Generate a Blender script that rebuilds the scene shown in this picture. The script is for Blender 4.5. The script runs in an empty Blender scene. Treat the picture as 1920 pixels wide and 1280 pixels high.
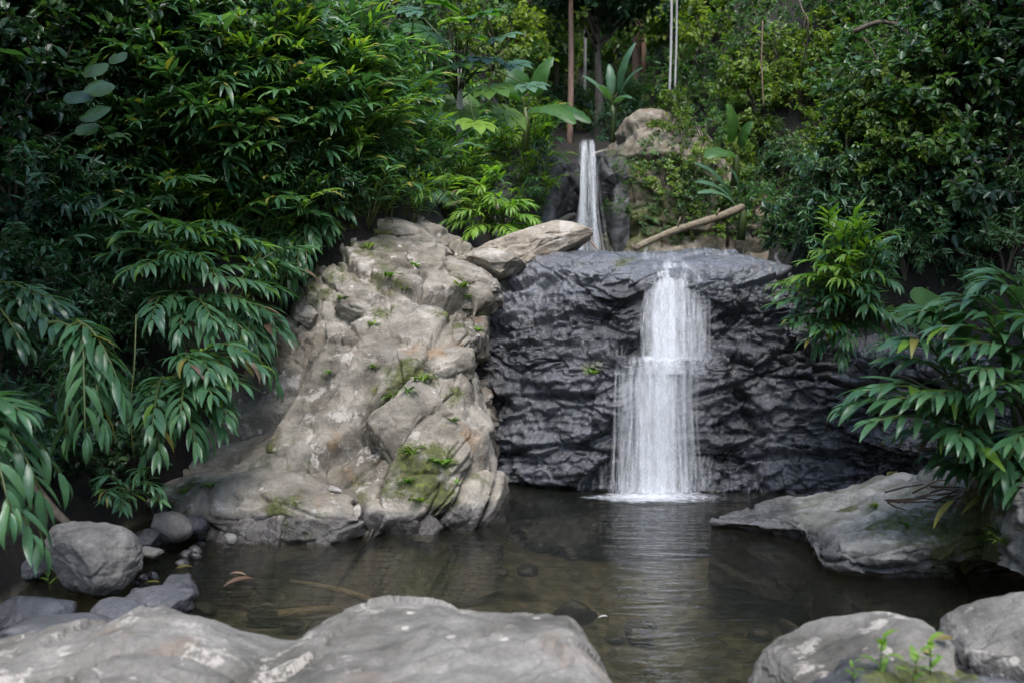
import bpy, bmesh, math, random
import numpy as np
from mathutils import Vector, Matrix
from mathutils.bvhtree import BVHTree

# ------------------------------------------------------------------ camera, sky, sun, exposure
scene = bpy.context.scene
C = scene.collection
FPX = 1867.0                      # focal length in photo pixels (35 mm lens, 1920 px wide)
CAMZ = 1.6
PITCH = math.atan(120.0 / FPX)    # horizon at photo row 520
cam_d = bpy.data.cameras.new('camera')
cam = bpy.data.objects.new('camera', cam_d)
C.objects.link(cam)
cam.location = (0, 0, CAMZ)
cam.rotation_euler = (math.pi / 2 - PITCH, 0, 0)
cam_d.sensor_width = 36.0
cam_d.lens = 35.0
cam_d.clip_start = 0.05
cam_d.clip_end = 600
cam_d.dof.use_dof = True
cam_d.dof.focus_distance = 7.3
cam_d.dof.aperture_fstop = 2.4
scene.camera = cam

SUN_EL, SUN_AZ = math.radians(62), math.radians(178)   # azimuth: 0 = +Y, clockwise
world = bpy.data.worlds.new('World')
scene.world = world
world.use_nodes = True
wn = world.node_tree
bg = wn.nodes['Background']
sky = wn.nodes.new('ShaderNodeTexSky')
sky.sky_type = 'NISHITA'
sky.sun_disc = False
sky.sun_elevation = SUN_EL
sky.sun_rotation = SUN_AZ
sky.air_density = 1.0
sky.dust_density = 1.2
sky.ozone_density = 1.0
wn.links.new(sky.outputs[0], bg.inputs[0])
bg.inputs[1].default_value = 0.15
sun_d = bpy.data.lights.new('sun', 'SUN')
sun = bpy.data.objects.new('sun', sun_d)
C.objects.link(sun)
sun_d.energy = 1.5
sun_d.angle = math.radians(35)
sun_d.color = (1.0, 0.985, 0.96)
sv = Vector((math.cos(SUN_EL) * math.sin(SUN_AZ), math.cos(SUN_EL) * math.cos(SUN_AZ), math.sin(SUN_EL)))
sun.rotation_euler = sv.to_track_quat('Z', 'Y').to_euler()
sun.location = (0, 0, 30)
vs = scene.view_settings
vs.view_transform = 'Standard'
vs.look = 'None'
vs.gamma = 1.0
vs.use_curve_mapping = False
vs.exposure = 1.5
scene.cycles.max_bounces = 5
scene.cycles.transparent_max_bounces = 24
scene.cycles.diffuse_bounces = 3
scene.cycles.glossy_bounces = 3
scene.cycles.caustics_refractive = False
scene.cycles.caustics_reflective = False
scene.cycles.sample_clamp_indirect = 6.0
scene.cycles.adaptive_threshold = 0.03

R = random.Random(7)
UP = Vector((0, 0, 1))

# ------------------------------------------------------------------ photo pixel -> place
def ray(px, py):
    vx, vy = (px - 960) / FPX, (640 - py) / FPX
    s, c = math.sin(PITCH), math.cos(PITCH)
    return Vector((vx, vy * s + c, vy * c - s))

def P(px, py, d):
    r = ray(px, py)
    return Vector((0, 0, CAMZ)) + r * (d / r.y)

def PZ(px, py, z):
    r = ray(px, py)
    return Vector((0, 0, CAMZ)) + r * ((z - CAMZ) / r.z)

def X(px, d):
    return (px - 960) / FPX * d

# ------------------------------------------------------------------ numpy noise
def _hash(ix, iy, iz, seed):
    with np.errstate(over='ignore'):
        h = (ix.astype(np.uint32) * np.uint32(374761393)) ^ (iy.astype(np.uint32) * np.uint32(668265263)) ^ \
            (iz.astype(np.uint32) * np.uint32(2147483647)) ^ np.uint32((seed * 974634533) & 0xffffffff)
        h = (h ^ (h >> np.uint32(13))) * np.uint32(1274126177)
        h = (h ^ (h >> np.uint32(16))) * np.uint32(2246822519)
        h = h ^ (h >> np.uint32(13))
    return h

def perlin(p, seed=0):
    p = np.asarray(p, dtype=np.float64)
    i = np.floor(p).astype(np.int64)
    f = p - i
    u = f * f * f * (f * (f * 6 - 15) + 10)
    out = 0
    for dx in (0, 1):
        for dy in (0, 1):
            for dz in (0, 1):
                h = _hash(i[..., 0] + dx, i[..., 1] + dy, i[..., 2] + dz, seed)
                a = (h & np.uint32(1023)).astype(np.float64) / 1023 * 2 * np.pi
                cz = ((h >> np.uint32(10)) & np.uint32(1023)).astype(np.float64) / 1023 * 2 - 1
                sz = np.sqrt(np.maximum(0, 1 - cz * cz))
                g = (np.cos(a) * sz) * (f[..., 0] - dx) + (np.sin(a) * sz) * (f[..., 1] - dy) + cz * (f[..., 2] - dz)
                w = (u[..., 0] if dx else 1 - u[..., 0]) * (u[..., 1] if dy else 1 - u[..., 1]) * (u[..., 2] if dz else 1 - u[..., 2])
                out = out + w * g
    return out * 1.5

def fbm(p, octv=4, seed=0, gain=0.5, lac=2.03, ridged=False):
    p = np.asarray(p, dtype=np.float64)
    a, s, tot = 1.0, 0, 0
    for k in range(octv):
        n = perlin(p, seed + k * 17)
        if ridged:
            n = 1 - 2 * np.abs(n)
        s = s + a * n
        tot += a
        a *= gain
        p = p * lac + 3.17
    return s / tot

def voronoi(p, seed=0, tilt=False):
    """distance to nearest and second nearest cell point, a random number per cell, or (tilt) a tilted plane per cell"""
    p = np.asarray(p, dtype=np.float64)
    i = np.floor(p).astype(np.int64)
    f1 = np.full(p.shape[:-1], 9.0)
    f2 = np.full(p.shape[:-1], 9.0)
    cid = np.zeros(p.shape[:-1])
    for dx in (-1, 0, 1):
        for dy in (-1, 0, 1):
            for dz in (-1, 0, 1):
                cx, cy, cz = i[..., 0] + dx, i[..., 1] + dy, i[..., 2] + dz
                h = _hash(cx, cy, cz, seed)
                rx = (h & np.uint32(1023)).astype(np.float64) / 1023
                ry = ((h >> np.uint32(10)) & np.uint32(1023)).astype(np.float64) / 1023
                rz = ((h >> np.uint32(20)) & np.uint32(1023)).astype(np.float64) / 1023
                ex, ey, ez = p[..., 0] - cx - rx, p[..., 1] - cy - ry, p[..., 2] - cz - rz
                d = np.sqrt(ex * ex + ey * ey + ez * ez)
                m = d < f1
                f2 = np.where(m, f1, np.minimum(f2, d))
                if tilt:
                    val = ex * (ry - 0.5) + ey * (rz - 0.5) + ez * (rx - 0.5) + (ry - 0.5) * 0.5
                else:
                    val = rx * 0.5 + rz * 0.5
                cid = np.where(m, val, cid)
                f1 = np.where(m, d, f1)
    return f1, f2, cid

def sstep(a, b, x):
    t = np.clip((x - a) / (b - a), 0, 1)
    return t * t * (3 - 2 * t)

# ------------------------------------------------------------------ mesh and object helpers
def mesh_np(name, V, F, mat, smooth=True, attrs=None, uv=None):
    V = np.asarray(V, dtype=np.float32).reshape(-1, 3)
    me = bpy.data.meshes.new(name)
    F = np.asarray(F, dtype=np.int32)
    k = F.shape[1]
    me.vertices.add(len(V))
    me.vertices.foreach_set('co', V.ravel())
    me.loops.add(F.size)
    me.loops.foreach_set('vertex_index', F.ravel())
    me.polygons.add(len(F))
    me.polygons.foreach_set('loop_start', np.arange(0, F.size, k, dtype=np.int32))
    me.polygons.foreach_set('loop_total', np.full(len(F), k, dtype=np.int32))
    me.polygons.foreach_set('use_smooth', np.full(len(F), smooth, dtype=bool))
    me.update(calc_edges=True)
    me.validate()
    for an, av in (attrs or {}).items():
        a = me.attributes.new(an, 'FLOAT', 'POINT')
        a.data.foreach_set('value', np.asarray(av, dtype=np.float32).ravel())
    if uv is not None:
        l = me.uv_layers.new(name='UVMap')
        l.data.foreach_set('uv', np.asarray(uv, dtype=np.float32)[F.ravel()].ravel())
    if mat:
        me.materials.append(mat)
    return me

def obj(name, me, parent=None, mat=None):
    o = bpy.data.objects.new(name, me)
    C.objects.link(o)
    if parent:
        o.parent = parent
    return o

def tag(o, label, cat, group=None, kind=None):
    if label:
        o['label'] = label
    if cat:
        o['category'] = cat
    if group:
        o['group'] = group
    if kind:
        o['kind'] = kind
    return o

def thing(name, label, cat, loc=(0, 0, 0), rz=0.0, group=None):
    o = bpy.data.objects.new(name, None)
    o.empty_display_size = 0.1
    C.objects.link(o)
    o.location = loc
    o.rotation_euler = (0, 0, rz)
    return tag(o, label, cat, group)

class MB:
    """collects polygons (any size) with a per-vertex tint and a material index"""
    def __init__(s):
        s.v, s.f, s.t, s.m = [], [], [], []
    def add(s, vs_, fs, tint=0.5, mi=0):
        o = len(s.v)
        s.v += [tuple(v) for v in vs_]
        s.t += [tint] * len(vs_)
        for f in fs:
            s.f.append(tuple(i + o for i in f))
            s.m.append(mi)
    def tube(s, pts, rad, n=5, tint=0.5, mi=0):
        pts = [Vector(p) for p in pts]
        k = len(pts)
        vs_, fs = [], []
        ref = Vector((0.31, 0.87, 0.2)).normalized()
        for i, p in enumerate(pts):
            t = (pts[min(i + 1, k - 1)] - pts[max(i - 1, 0)]).normalized()
            a = t.cross(ref)
            if a.length < 1e-3:
                a = t.cross(Vector((1, 0, 0)))
            a.normalize()
            b = t.cross(a)
            r = rad[i] if isinstance(rad, (list, tuple)) else rad
            for j in range(n):
                w = 2 * math.pi * j / n
                vs_.append(p + (a * math.cos(w) + b * math.sin(w)) * r)
        for i in range(k - 1):
            for j in range(n):
                fs.append((i * n + j, i * n + (j + 1) % n, (i + 1) * n + (j + 1) % n, (i + 1) * n + j))
        fs.append(tuple(range((k - 1) * n, k * n)))
        fs.append(tuple(reversed(range(n))))
        s.add(vs_, fs, tint, mi)
    def mesh(s, name, mats, smooth=True):
        me = bpy.data.meshes.new(name)
        me.from_pydata(s.v, [], s.f)
        a = me.attributes.new('tint', 'FLOAT', 'POINT')
        a.data.foreach_set('value', np.asarray(s.t, dtype=np.float32))
        for m in (mats if isinstance(mats, (list, tuple)) else [mats]):
            me.materials.append(m)
        me.polygons.foreach_set('material_index', np.asarray(s.m, dtype=np.int32))
        me.polygons.foreach_set('use_smooth', np.full(len(s.f), smooth, dtype=bool))
        me.update()
        return me

def grid_faces(nr, nc):
    i = np.arange(nr - 1)[:, None] * nc + np.arange(nc - 1)[None, :]
    return np.stack([i, i + 1, i + nc + 1, i + nc], -1).reshape(-1, 4)

def crom(A, n, axis):
    """Catmull-Rom resample of control points along an axis"""
    A = np.moveaxis(np.asarray(A, float), axis, 0)
    k = len(A)
    E = np.concatenate([[2 * A[0] - A[1]], A, [2 * A[-1] - A[-2]]])
    t = np.linspace(0, k - 1 - 1e-9, n)
    i = np.floor(t).astype(int)
    f = (t - i).reshape((-1,) + (1,) * (A.ndim - 1))
    p0, p1, p2, p3 = E[i], E[i + 1], E[i + 2], E[i + 3]
    o = 0.5 * (2 * p1 + (p2 - p0) * f + (2 * p0 - 5 * p1 + 4 * p2 - p3) * f * f + (3 * p1 - p0 - 3 * p2 + p3) * f ** 3)
    return np.moveaxis(o, 0, axis)

def grid_normals(G, toward=None):
    du = np.gradient(G, axis=1)
    dv = np.gradient(G, axis=0)
    n = np.cross(du, dv)
    n /= np.linalg.norm(n, axis=-1, keepdims=True) + 1e-12
    if toward is not None:
        c = np.sum((np.asarray(toward) - G) * n)
        if c < 0:
            n = -n
    return n

BVHS = {}
PENDING = []     # things whose label gets its place in the row when all are known
def reg_bvh(key, V, F):
    BVHS[key] = BVHTree.FromPolygons([tuple(v) for v in np.asarray(V).reshape(-1, 3).tolist()], [tuple(f) for f in np.asarray(F).tolist()])

def hit(px, py, keys):
    r = ray(px, py).normalized()
    best = None
    for k in keys:
        l, n, i, d = BVHS[k].ray_cast(Vector((0, 0, CAMZ)), r, 200)
        if l is not None and (best is None or d < best[2]):
            if n.dot(r) > 0:
                n = -n
            best = (l, n, d)
    return best

# ------------------------------------------------------------------ materials
def new_mat(name):
    m = bpy.data.materials.new(name)
    m.use_nodes = True
    nt = m.node_tree
    nt.nodes.clear()
    out = nt.nodes.new('ShaderNodeOutputMaterial')
    return m, nt, out

class NT:
    def __init__(s, nt):
        s.nt = nt
    def n(s, typ, **kw):
        nd = s.nt.nodes.new('ShaderNode' + typ)
        for k, v in kw.items():
            setattr(nd, k, v)
        return nd
    def l(s, a, b):
        s.nt.links.new(a, b)
    def setin(s, sock, v):
        if hasattr(v, 'is_output'):
            s.l(v, sock)
        else:
            sock.default_value = v
    def noise(s, vec, scale, detail=4, rough=0.55, dist=0.0):
        nd = s.n('TexNoise')
        s.l(vec, nd.inputs['Vector'])
        nd.inputs['Scale'].default_value = scale
        nd.inputs['Detail'].default_value = detail
        nd.inputs['Roughness'].default_value = rough
        nd.inputs['Distortion'].default_value = dist
        return nd.outputs['Fac']
    def ramp(s, fac, stops):
        nd = s.n('ValToRGB')
        s.setin(nd.inputs[0], fac)
        e = nd.color_ramp.elements
        while len(e) < len(stops):
            e.new(0.5)
        for el, (p, c) in zip(e, stops):
            el.position = p
            el.color = (c, c, c, 1) if isinstance(c, (int, float)) else tuple(c) + (1,)
        return nd.outputs[0]
    def mix(s, fac, a, b, mode='MIX'):
        nd = s.n('Mix', data_type='RGBA', blend_type=mode)
        s.setin(nd.inputs[0], fac)
        for k, v in ((6, a), (7, b)):
            if isinstance(v, (tuple, list)):
                v = tuple(v) + (1,) if len(v) == 3 else v
            s.setin(nd.inputs[k], v)
        return nd.outputs[2]
    def math(s, op, a, b=0.0, c=None, clamp=False):
        nd = s.n('Math', operation=op)
        nd.use_clamp = clamp
        s.setin(nd.inputs[0], a)
        s.setin(nd.inputs[1], b)
        if c is not None:
            s.setin(nd.inputs[2], c)
        return nd.outputs[0]
    def mapv(s, vec, scale=(1, 1, 1), rot=(0, 0, 0), loc=(0, 0, 0)):
        nd = s.n('Mapping')
        s.l(vec, nd.inputs[0])
        nd.inputs['Scale'].default_value = scale
        nd.inputs['Rotation'].default_value = rot
        nd.inputs['Location'].default_value = loc
        return nd.outputs[0]
    def attr(s, name):
        nd = s.n('Attribute')
        nd.attribute_name = name
        return nd.outputs['Fac']
    def bump(s, h, strength, dist, prev=None):
        nd = s.n('Bump')
        s.l(h, nd.inputs['Height'])
        nd.inputs['Strength'].default_value = strength
        nd.inputs['Distance'].default_value = dist
        if prev is not None:
            s.l(prev, nd.inputs['Normal'])
        return nd.outputs[0]

MOSS_D, MOSS_L = (0.035, 0.04, 0.008), (0.14, 0.16, 0.022)

def rock_mat(name, dark, mid, light, lichen=(0.5, 0.46, 0.43), lichen_amt=0.5, rough=0.85, moss_up=0.0,
             wet_z=0.1, wet_col=0.35, bump=0.6, wet_rough=0.22, strata=None, orange=0.0, coat=0.0, orange_col=(0.26, 0.13, 0.04)):
    m, nt, out = new_mat(name)
    k = NT(nt)
    geo = k.n('NewGeometry')
    pos = geo.outputs['Position']
    big = k.noise(pos, 1.7, 3, 0.6)
    col = k.ramp(big, [(0.32, dark), (0.5, mid), (0.68, light)])
    med = k.noise(pos, 9.0, 4, 0.65)
    col = k.mix(0.7, col, k.ramp(med, [(0.28, 0.42), (0.5, 0.95), (0.72, 1.35)]), 'MULTIPLY')
    fine = k.noise(pos, 60.0, 3, 0.7)
    col = k.mix(0.45, col, k.ramp(fine, [(0.3, 0.5), (0.55, 1.0), (0.7, 1.3)]), 'MULTIPLY')
    if strata:
        sp = k.mapv(pos, scale=strata[0], rot=strata[1])
        st = k.noise(sp, 2.0, 4, 0.65)
        col = k.mix(0.5, col, k.ramp(st, [(0.35, 0.5), (0.5, 1.0), (0.65, 1.25)]), 'MULTIPLY')
    # lichen: pale patches with sharp edges and rings
    if lichen_amt > 0:
        l1 = k.noise(pos, 5.5, 6, 0.72)
        lm = k.ramp(l1, [(0.56, 0.0), (0.60, 1.0)])
        l2 = k.noise(pos, 1.1, 1, 0.5)
        lm = k.math('MULTIPLY', lm, k.ramp(l2, [(0.42, 0.0), (0.55, 1.0)]))
        col = k.mix(k.math('MULTIPLY', lm, lichen_amt), col, lichen)
        vv = k.n('TexVoronoi', feature='F1')
        k.l(k.mapv(pos), vv.inputs['Vector'])
        vv.inputs['Scale'].default_value = 6.5
        dd = k.math('ADD', vv.outputs['Distance'], k.math('MULTIPLY', k.math('SUBTRACT', k.noise(pos, 40, 3), 0.5), 0.12))
        spot = k.ramp(dd, [(0.10, 1.0), (0.13, 0.0)])
        sc = k.n('SeparateColor')
        k.l(vv.outputs['Color'], sc.inputs[0])
        spot = k.math('MULTIPLY', spot, k.ramp(sc.outputs[0], [(0.52, 0.0), (0.56, 1.0)]))
        col = k.mix(k.math('MULTIPLY', spot, lichen_amt), col, tuple(min(1, c * 1.15) for c in lichen))
    if orange > 0:
        on = k.ramp(k.noise(pos, 3.1, 4, 0.65), [(0.6, 0.0), (0.7, 1.0)])
        col = k.mix(k.math('MULTIPLY', on, orange), col, orange_col)
    col = k.mix(k.attr('pale'), col, (0.15, 0.151, 0.152))  # grey of the dry cliff top, with sky sheen put into the colour
    # moss: painted patches plus tops
    ms = k.attr('moss')
    mn = k.noise(pos, 7.0, 4, 0.7)
    mm = k.math('ADD', ms, k.math('MULTIPLY', k.math('SUBTRACT', mn, 0.56), 2.0))
    mm = k.math('MULTIPLY', k.ramp(mm, [(0.10, 0.0), (0.45, 0.92)]), k.ramp(ms, [(0.02, 0.0), (0.2, 1.0)]))
    if moss_up > 0:
        sn = k.n('SeparateXYZ')
        k.l(geo.outputs['Normal'], sn.inputs[0])
        upm = k.ramp(sn.outputs[2], [(0.45, 0.0), (0.8, 1.0)])
        un = k.ramp(k.noise(pos, 2.3, 4, 0.65), [(0.5, 0.0), (0.62, 1.0)])
        mm = k.math('MAXIMUM', mm, k.math('MULTIPLY', k.math('MULTIPLY', upm, un), moss_up))
    mcol = k.ramp(k.noise(pos, 26.0, 3, 0.7), [(0.35, MOSS_D), (0.55, (0.075, 0.085, 0.014)), (0.72, MOSS_L)])
    col = k.mix(mm, col, mcol)
    # wet stone at the water line and where water runs over it
    sp = k.n('SeparateXYZ')
    k.l(pos, sp.inputs[0])
    wz = k.math('ADD', sp.outputs[2], k.math('MULTIPLY', k.math('SUBTRACT', k.noise(pos, 6.0, 3), 0.5), 0.12))
    wm = k.math('SUBTRACT', 1.0, k.math('SMOOTH_MIN', 1.0, k.math('MAXIMUM', 0.0, k.math('DIVIDE', k.math('SUBTRACT', wz, wet_z - 0.03), 0.06)), 0.0))
    wm = k.math('MAXIMUM', wm, k.attr('wet'), clamp=True)
    wc = k.mix(1.0, col, (wet_col, wet_col, wet_col * 1.08), 'MULTIPLY')
    col = k.mix(wm, col, wc)
    rg = k.math('ADD', k.math('MULTIPLY', wm, wet_rough - rough), rough)
    hh = k.math('ADD', k.math('MULTIPLY', k.noise(pos, 11.0, 6, 0.68), 1.0), k.math('MULTIPLY', k.noise(pos, 90.0, 2, 0.7), 0.22))
    b4 = k.bump(hh, bump, 0.05)
    p = k.n('BsdfPrincipled')
    k.l(col, p.inputs['Base Color'])
    k.l(rg, p.inputs['Roughness'])
    k.l(b4, p.inputs['Normal'])
    p.inputs['Specular IOR Level'].default_value = 0.5
    if coat > 0:                       # running film of water
        p.inputs['Coat Weight'].default_value = coat
        p.inputs['Coat Roughness'].default_value = 0.12
        p.inputs['Coat IOR'].default_value = 1.4
        k.l(k.bump(hh, bump * 0.7, 0.05), p.inputs['Coat Normal'])
    k.l(p.outputs[0], out.inputs[0])
    return m

def leaf_mat(name, dark, mid, light, rough=0.42, transl=0.28, spec=0.5):
    m, nt, out = new_mat(name)
    k = NT(nt)
    oi = k.n('ObjectInfo')
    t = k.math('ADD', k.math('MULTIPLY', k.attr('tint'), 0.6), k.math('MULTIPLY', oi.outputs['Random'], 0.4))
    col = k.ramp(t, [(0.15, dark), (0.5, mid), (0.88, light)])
    geo = k.n('NewGeometry')
    nz = k.noise(geo.outputs['Position'], 11.0, 4, 0.6)
    col = k.mix(0.6, col, k.ramp(nz, [(0.3, 0.65), (0.7, 1.3)]), 'MULTIPLY')
    br = k.ramp(k.noise(geo.outputs['Position'], 37.0, 3, 0.6), [(0.70, 0.0), (0.76, 1.0)])
    col = k.mix(k.math('MULTIPLY', br, 0.6), col, (0.16, 0.12, 0.03))
    p = k.n('BsdfPrincipled')
    k.l(col, p.inputs['Base Color'])
    p.inputs['Roughness'].default_value = rough
    p.inputs['Specular IOR Level'].default_value = spec
    k.l(k.bump(k.noise(geo.outputs['Position'], 60.0, 2), 0.25, 0.004), p.inputs['Normal'])
    tr = k.n('BsdfTranslucent')
    k.l(k.mix(1.0, col, (1.5, 1.7, 0.6), 'MULTIPLY'), tr.inputs[0])
    mx = k.n('MixShader')
    mx.inputs[0].default_value = transl
    k.l(p.outputs[0], mx.inputs[1])
    k.l(tr.outputs[0], mx.inputs[2])
    k.l(mx.outputs[0], out.inputs[0])
    return m

def plain_mat(name, c1, c2, scale=12, rough=0.8, bump=0.5, stretch=(1, 1, 1)):
    m, nt, out = new_mat(name)
    k = NT(nt)
    geo = k.n('NewGeometry')
    pos = k.mapv(geo.outputs['Position'], scale=stretch)
    nz = k.noise(pos, scale, 8, 0.65)
    p = k.n('BsdfPrincipled')
    k.l(k.ramp(nz, [(0.3, c1), (0.7, c2)]), p.inputs['Base Color'])
    p.inputs['Roughness'].default_value = rough
    k.l(k.bump(nz, bump, 0.02), p.inputs['Normal'])
    k.l(p.outputs[0], out.inputs[0])
    return m

M = {}
M['dry'] = rock_mat('dry_rock', (0.12, 0.10, 0.072), (0.26, 0.228, 0.178), (0.37, 0.33, 0.272), (0.53, 0.48, 0.42), 0.65,
                    wet_z=0.15, wet_col=0.3, moss_up=0.0, orange=0.45, strata=((1.2, 1.2, 5.0), (0.5, 0.35, 0)))
M['tan'] = rock_mat('tan_rock', (0.09, 0.075, 0.05), (0.20, 0.165, 0.115), (0.33, 0.28, 0.21), (0.42, 0.38, 0.33), 0.4,
                    wet_z=-1, moss_up=0.6, orange=0.4)
M['beige'] = rock_mat('beige_rock', (0.17, 0.14, 0.10), (0.32, 0.27, 0.205), (0.42, 0.365, 0.29), (0.54, 0.49, 0.43), 0.5, wet_z=-1, orange=0.4)
M['fore'] = rock_mat('smooth_grey_rock', (0.10, 0.092, 0.075), (0.195, 0.182, 0.158), (0.275, 0.257, 0.228), (0.44, 0.40, 0.345), 0.75,
                     wet_z=0.05, wet_col=0.4, bump=0.55, orange=0.2, strata=((1, 1, 2.5), (0.2, 0.4, 0.5)))
M['stone'] = rock_mat('boulder_stone', (0.12, 0.11, 0.1), (0.2, 0.185, 0.165), (0.27, 0.25, 0.22), (0.36, 0.33, 0.3), 0.3,
                      wet_z=0.08, wet_col=0.35, bump=0.4)
M['dark'] = rock_mat('dark_stone', (0.045, 0.045, 0.048), (0.085, 0.085, 0.09), (0.14, 0.14, 0.145), (0.25, 0.24, 0.23), 0.15,
                     rough=0.5, wet_z=0.12, wet_col=0.5)
M['shelf'] = rock_mat('shelf_rock', (0.19, 0.18, 0.155), (0.31, 0.295, 0.26), (0.42, 0.40, 0.355), (0.52, 0.49, 0.43), 0.55,
                      wet_z=0.13, wet_col=0.42, moss_up=0.5, strata=((1, 1, 4), (0.1, 0.2, 0)))
M['wet'] = rock_mat('wet_black_rock', (0.018, 0.018, 0.018), (0.042, 0.042, 0.043), (0.095, 0.094, 0.094), (0.16, 0.16, 0.165), 0.3,
                    rough=0.26, wet_z=0.25, wet_col=0.9, bump=0.8, wet_rough=0.16, coat=1.0, orange=0.7, orange_col=(0.06, 0.04, 0.022), strata=((1.3, 1, 6), (0.0, 0.12, 0)))
M['upper'] = rock_mat('upper_dark_rock', (0.03, 0.029, 0.028), (0.07, 0.068, 0.066), (0.13, 0.125, 0.12), (0.2, 0.2, 0.2), 0.3,
                      rough=0.5, wet_z=-1, moss_up=0.7)

def ground_mat():
    m, nt, out = new_mat('ground_soil')
    k = NT(nt)
    geo = k.n('NewGeometry')
    pos = geo.outputs['Position']
    a = k.noise(pos, 3.0, 8, 0.65)
    soil = k.ramp(a, [(0.3, (0.008, 0.007, 0.005)), (0.55, (0.018, 0.014, 0.009)), (0.75, (0.03, 0.028, 0.013))])
    vv = k.n('TexVoronoi', feature='F1')
    k.l(pos, vv.inputs['Vector'])
    vv.inputs['Scale'].default_value = 13.0
    sc = k.n('SeparateColor')
    k.l(vv.outputs['Color'], sc.inputs[0])
    peb = k.ramp(sc.outputs[0], [(0.0, (0.09, 0.08, 0.048)), (0.5, (0.145, 0.128, 0.08)), (1.0, (0.22, 0.195, 0.135))])
    peb = k.mix(0.7, peb, k.ramp(k.noise(pos, 2.6, 7, 0.68), [(0.34, 0.3), (0.66, 1.6)]), 'MULTIPLY')
    peb = k.mix(0.35, peb, k.ramp(vv.outputs['Distance'], [(0.2, 1.0), (0.7, 0.35)]), 'MULTIPLY')
    sp = k.n('SeparateXYZ')
    k.l(pos, sp.inputs[0])
    col = k.mix(k.ramp(sp.outputs[2], [(0.0, 0.0), (0.05, 1.0)]), peb, soil)
    p = k.n('BsdfPrincipled')
    k.l(col, p.inputs['Base Color'])
    p.inputs['Roughness'].default_value = 0.9
    k.l(k.bump(k.noise(pos, 14, 8, 0.7), 0.9, 0.05), p.inputs['Normal'])
    k.l(p.outputs[0], out.inputs[0])
    return m
M['ground'] = ground_mat()

def water_mat():
    m, nt, out = new_mat('pool_water')
    k = NT(nt)
    geo = k.n('NewGeometry')
    pos = geo.outputs['Position']
    w1 = k.noise(k.mapv(pos, scale=(1.3, 5.0, 1), rot=(0, 0, 0.06)), 2.6, 3, 0.55, 0.5)
    w2 = k.noise(k.mapv(pos, scale=(2.0, 7.0, 1), rot=(0, 0, -0.12)), 6.0, 3, 0.5, 0.3)
    b = k.bump(w1, 0.26, 0.05)
    b = k.bump(w2, 0.16, 0.02, b)
    fr = k.n('Fresnel')
    fr.inputs['IOR'].default_value = 1.42
    k.l(b, fr.inputs['Normal'])
    tr = k.n('BsdfTransparent')
    tr.inputs[0].default_value = (0.70, 0.67, 0.55, 1)
    mk = k.n('BsdfDiffuse')          # suspended silt
    mk.inputs[0].default_value = (0.048, 0.054, 0.040, 1)
    ms = k.n('MixShader')
    ms.inputs[0].default_value = 0.15
    k.l(tr.outputs[0], ms.inputs[1])
    k.l(mk.outputs[0], ms.inputs[2])
    gl = k.n('BsdfGlossy')
    gl.inputs['Roughness'].default_value = 0.05
    gl.inputs['Color'].default_value = (1, 1, 1, 1)
    k.l(b, gl.inputs['Normal'])
    mx = k.n('MixShader')
    k.l(fr.outputs[0], mx.inputs[0])
    k.l(ms.outputs[0], mx.inputs[1])
    k.l(gl.outputs[0], mx.inputs[2])
    k.l(mx.outputs[0], out.inputs[0])
    return m
M['water'] = water_mat()

def fall_mat(name, scale_u, dens, bright=0.85, vs_=0.9, seed=0.0):
    """white falling water: vertical threads with clear gaps between them"""
    m, nt, out = new_mat(name)
    k = NT(nt)
    uv = k.n('UVMap').outputs[0]
    s1 = k.noise(k.mapv(uv, scale=(scale_u, vs_, 1), loc=(seed, seed * 1.7, seed)), 1.0, 5, 0.65, 0.15)
    s2 = k.noise(k.mapv(uv, scale=(scale_u * 3.2, vs_ * 1.6, 1), loc=(seed + 5, 2.2, 0)), 1.0, 3, 0.6, 0.1)
    s3 = k.noise(k.mapv(uv, scale=(scale_u * 0.25, vs_ * 2.0, 1), loc=(seed + 9, 1.2, 0)), 1.0, 3, 0.6, 0.1)
    a = k.math('ADD', k.math('MULTIPLY', s1, 0.55), k.math('MULTIPLY', s2, 0.25))
    a = k.math('ADD', a, k.math('MULTIPLY', s3, 0.2))
    a = k.math('ADD', a, k.attr('flow'))
    a = k.math('ADD', a, dens - 0.5)
    al = k.ramp(a, [(0.34, 0.0), (0.5, 0.26), (0.68, 0.88)])
    df = k.n('BsdfDiffuse')
    df.inputs[0].default_value = (bright, bright, bright * 1.01, 1)
    tl = k.n('BsdfTranslucent')
    tl.inputs[0].default_value = (bright, bright, bright, 1)
    ms = k.n('MixShader')
    ms.inputs[0].default_value = 0.4
    k.l(df.outputs[0], ms.inputs[1])
    k.l(tl.outputs[0], ms.inputs[2])
    tr = k.n('BsdfTransparent')
    mx = k.n('MixShader')
    k.l(al, mx.inputs[0])
    k.l(tr.outputs[0], mx.inputs[1])
    k.l(ms.outputs[0], mx.inputs[2])
    k.l(mx.outputs[0], out.inputs[0])
    return m

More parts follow.
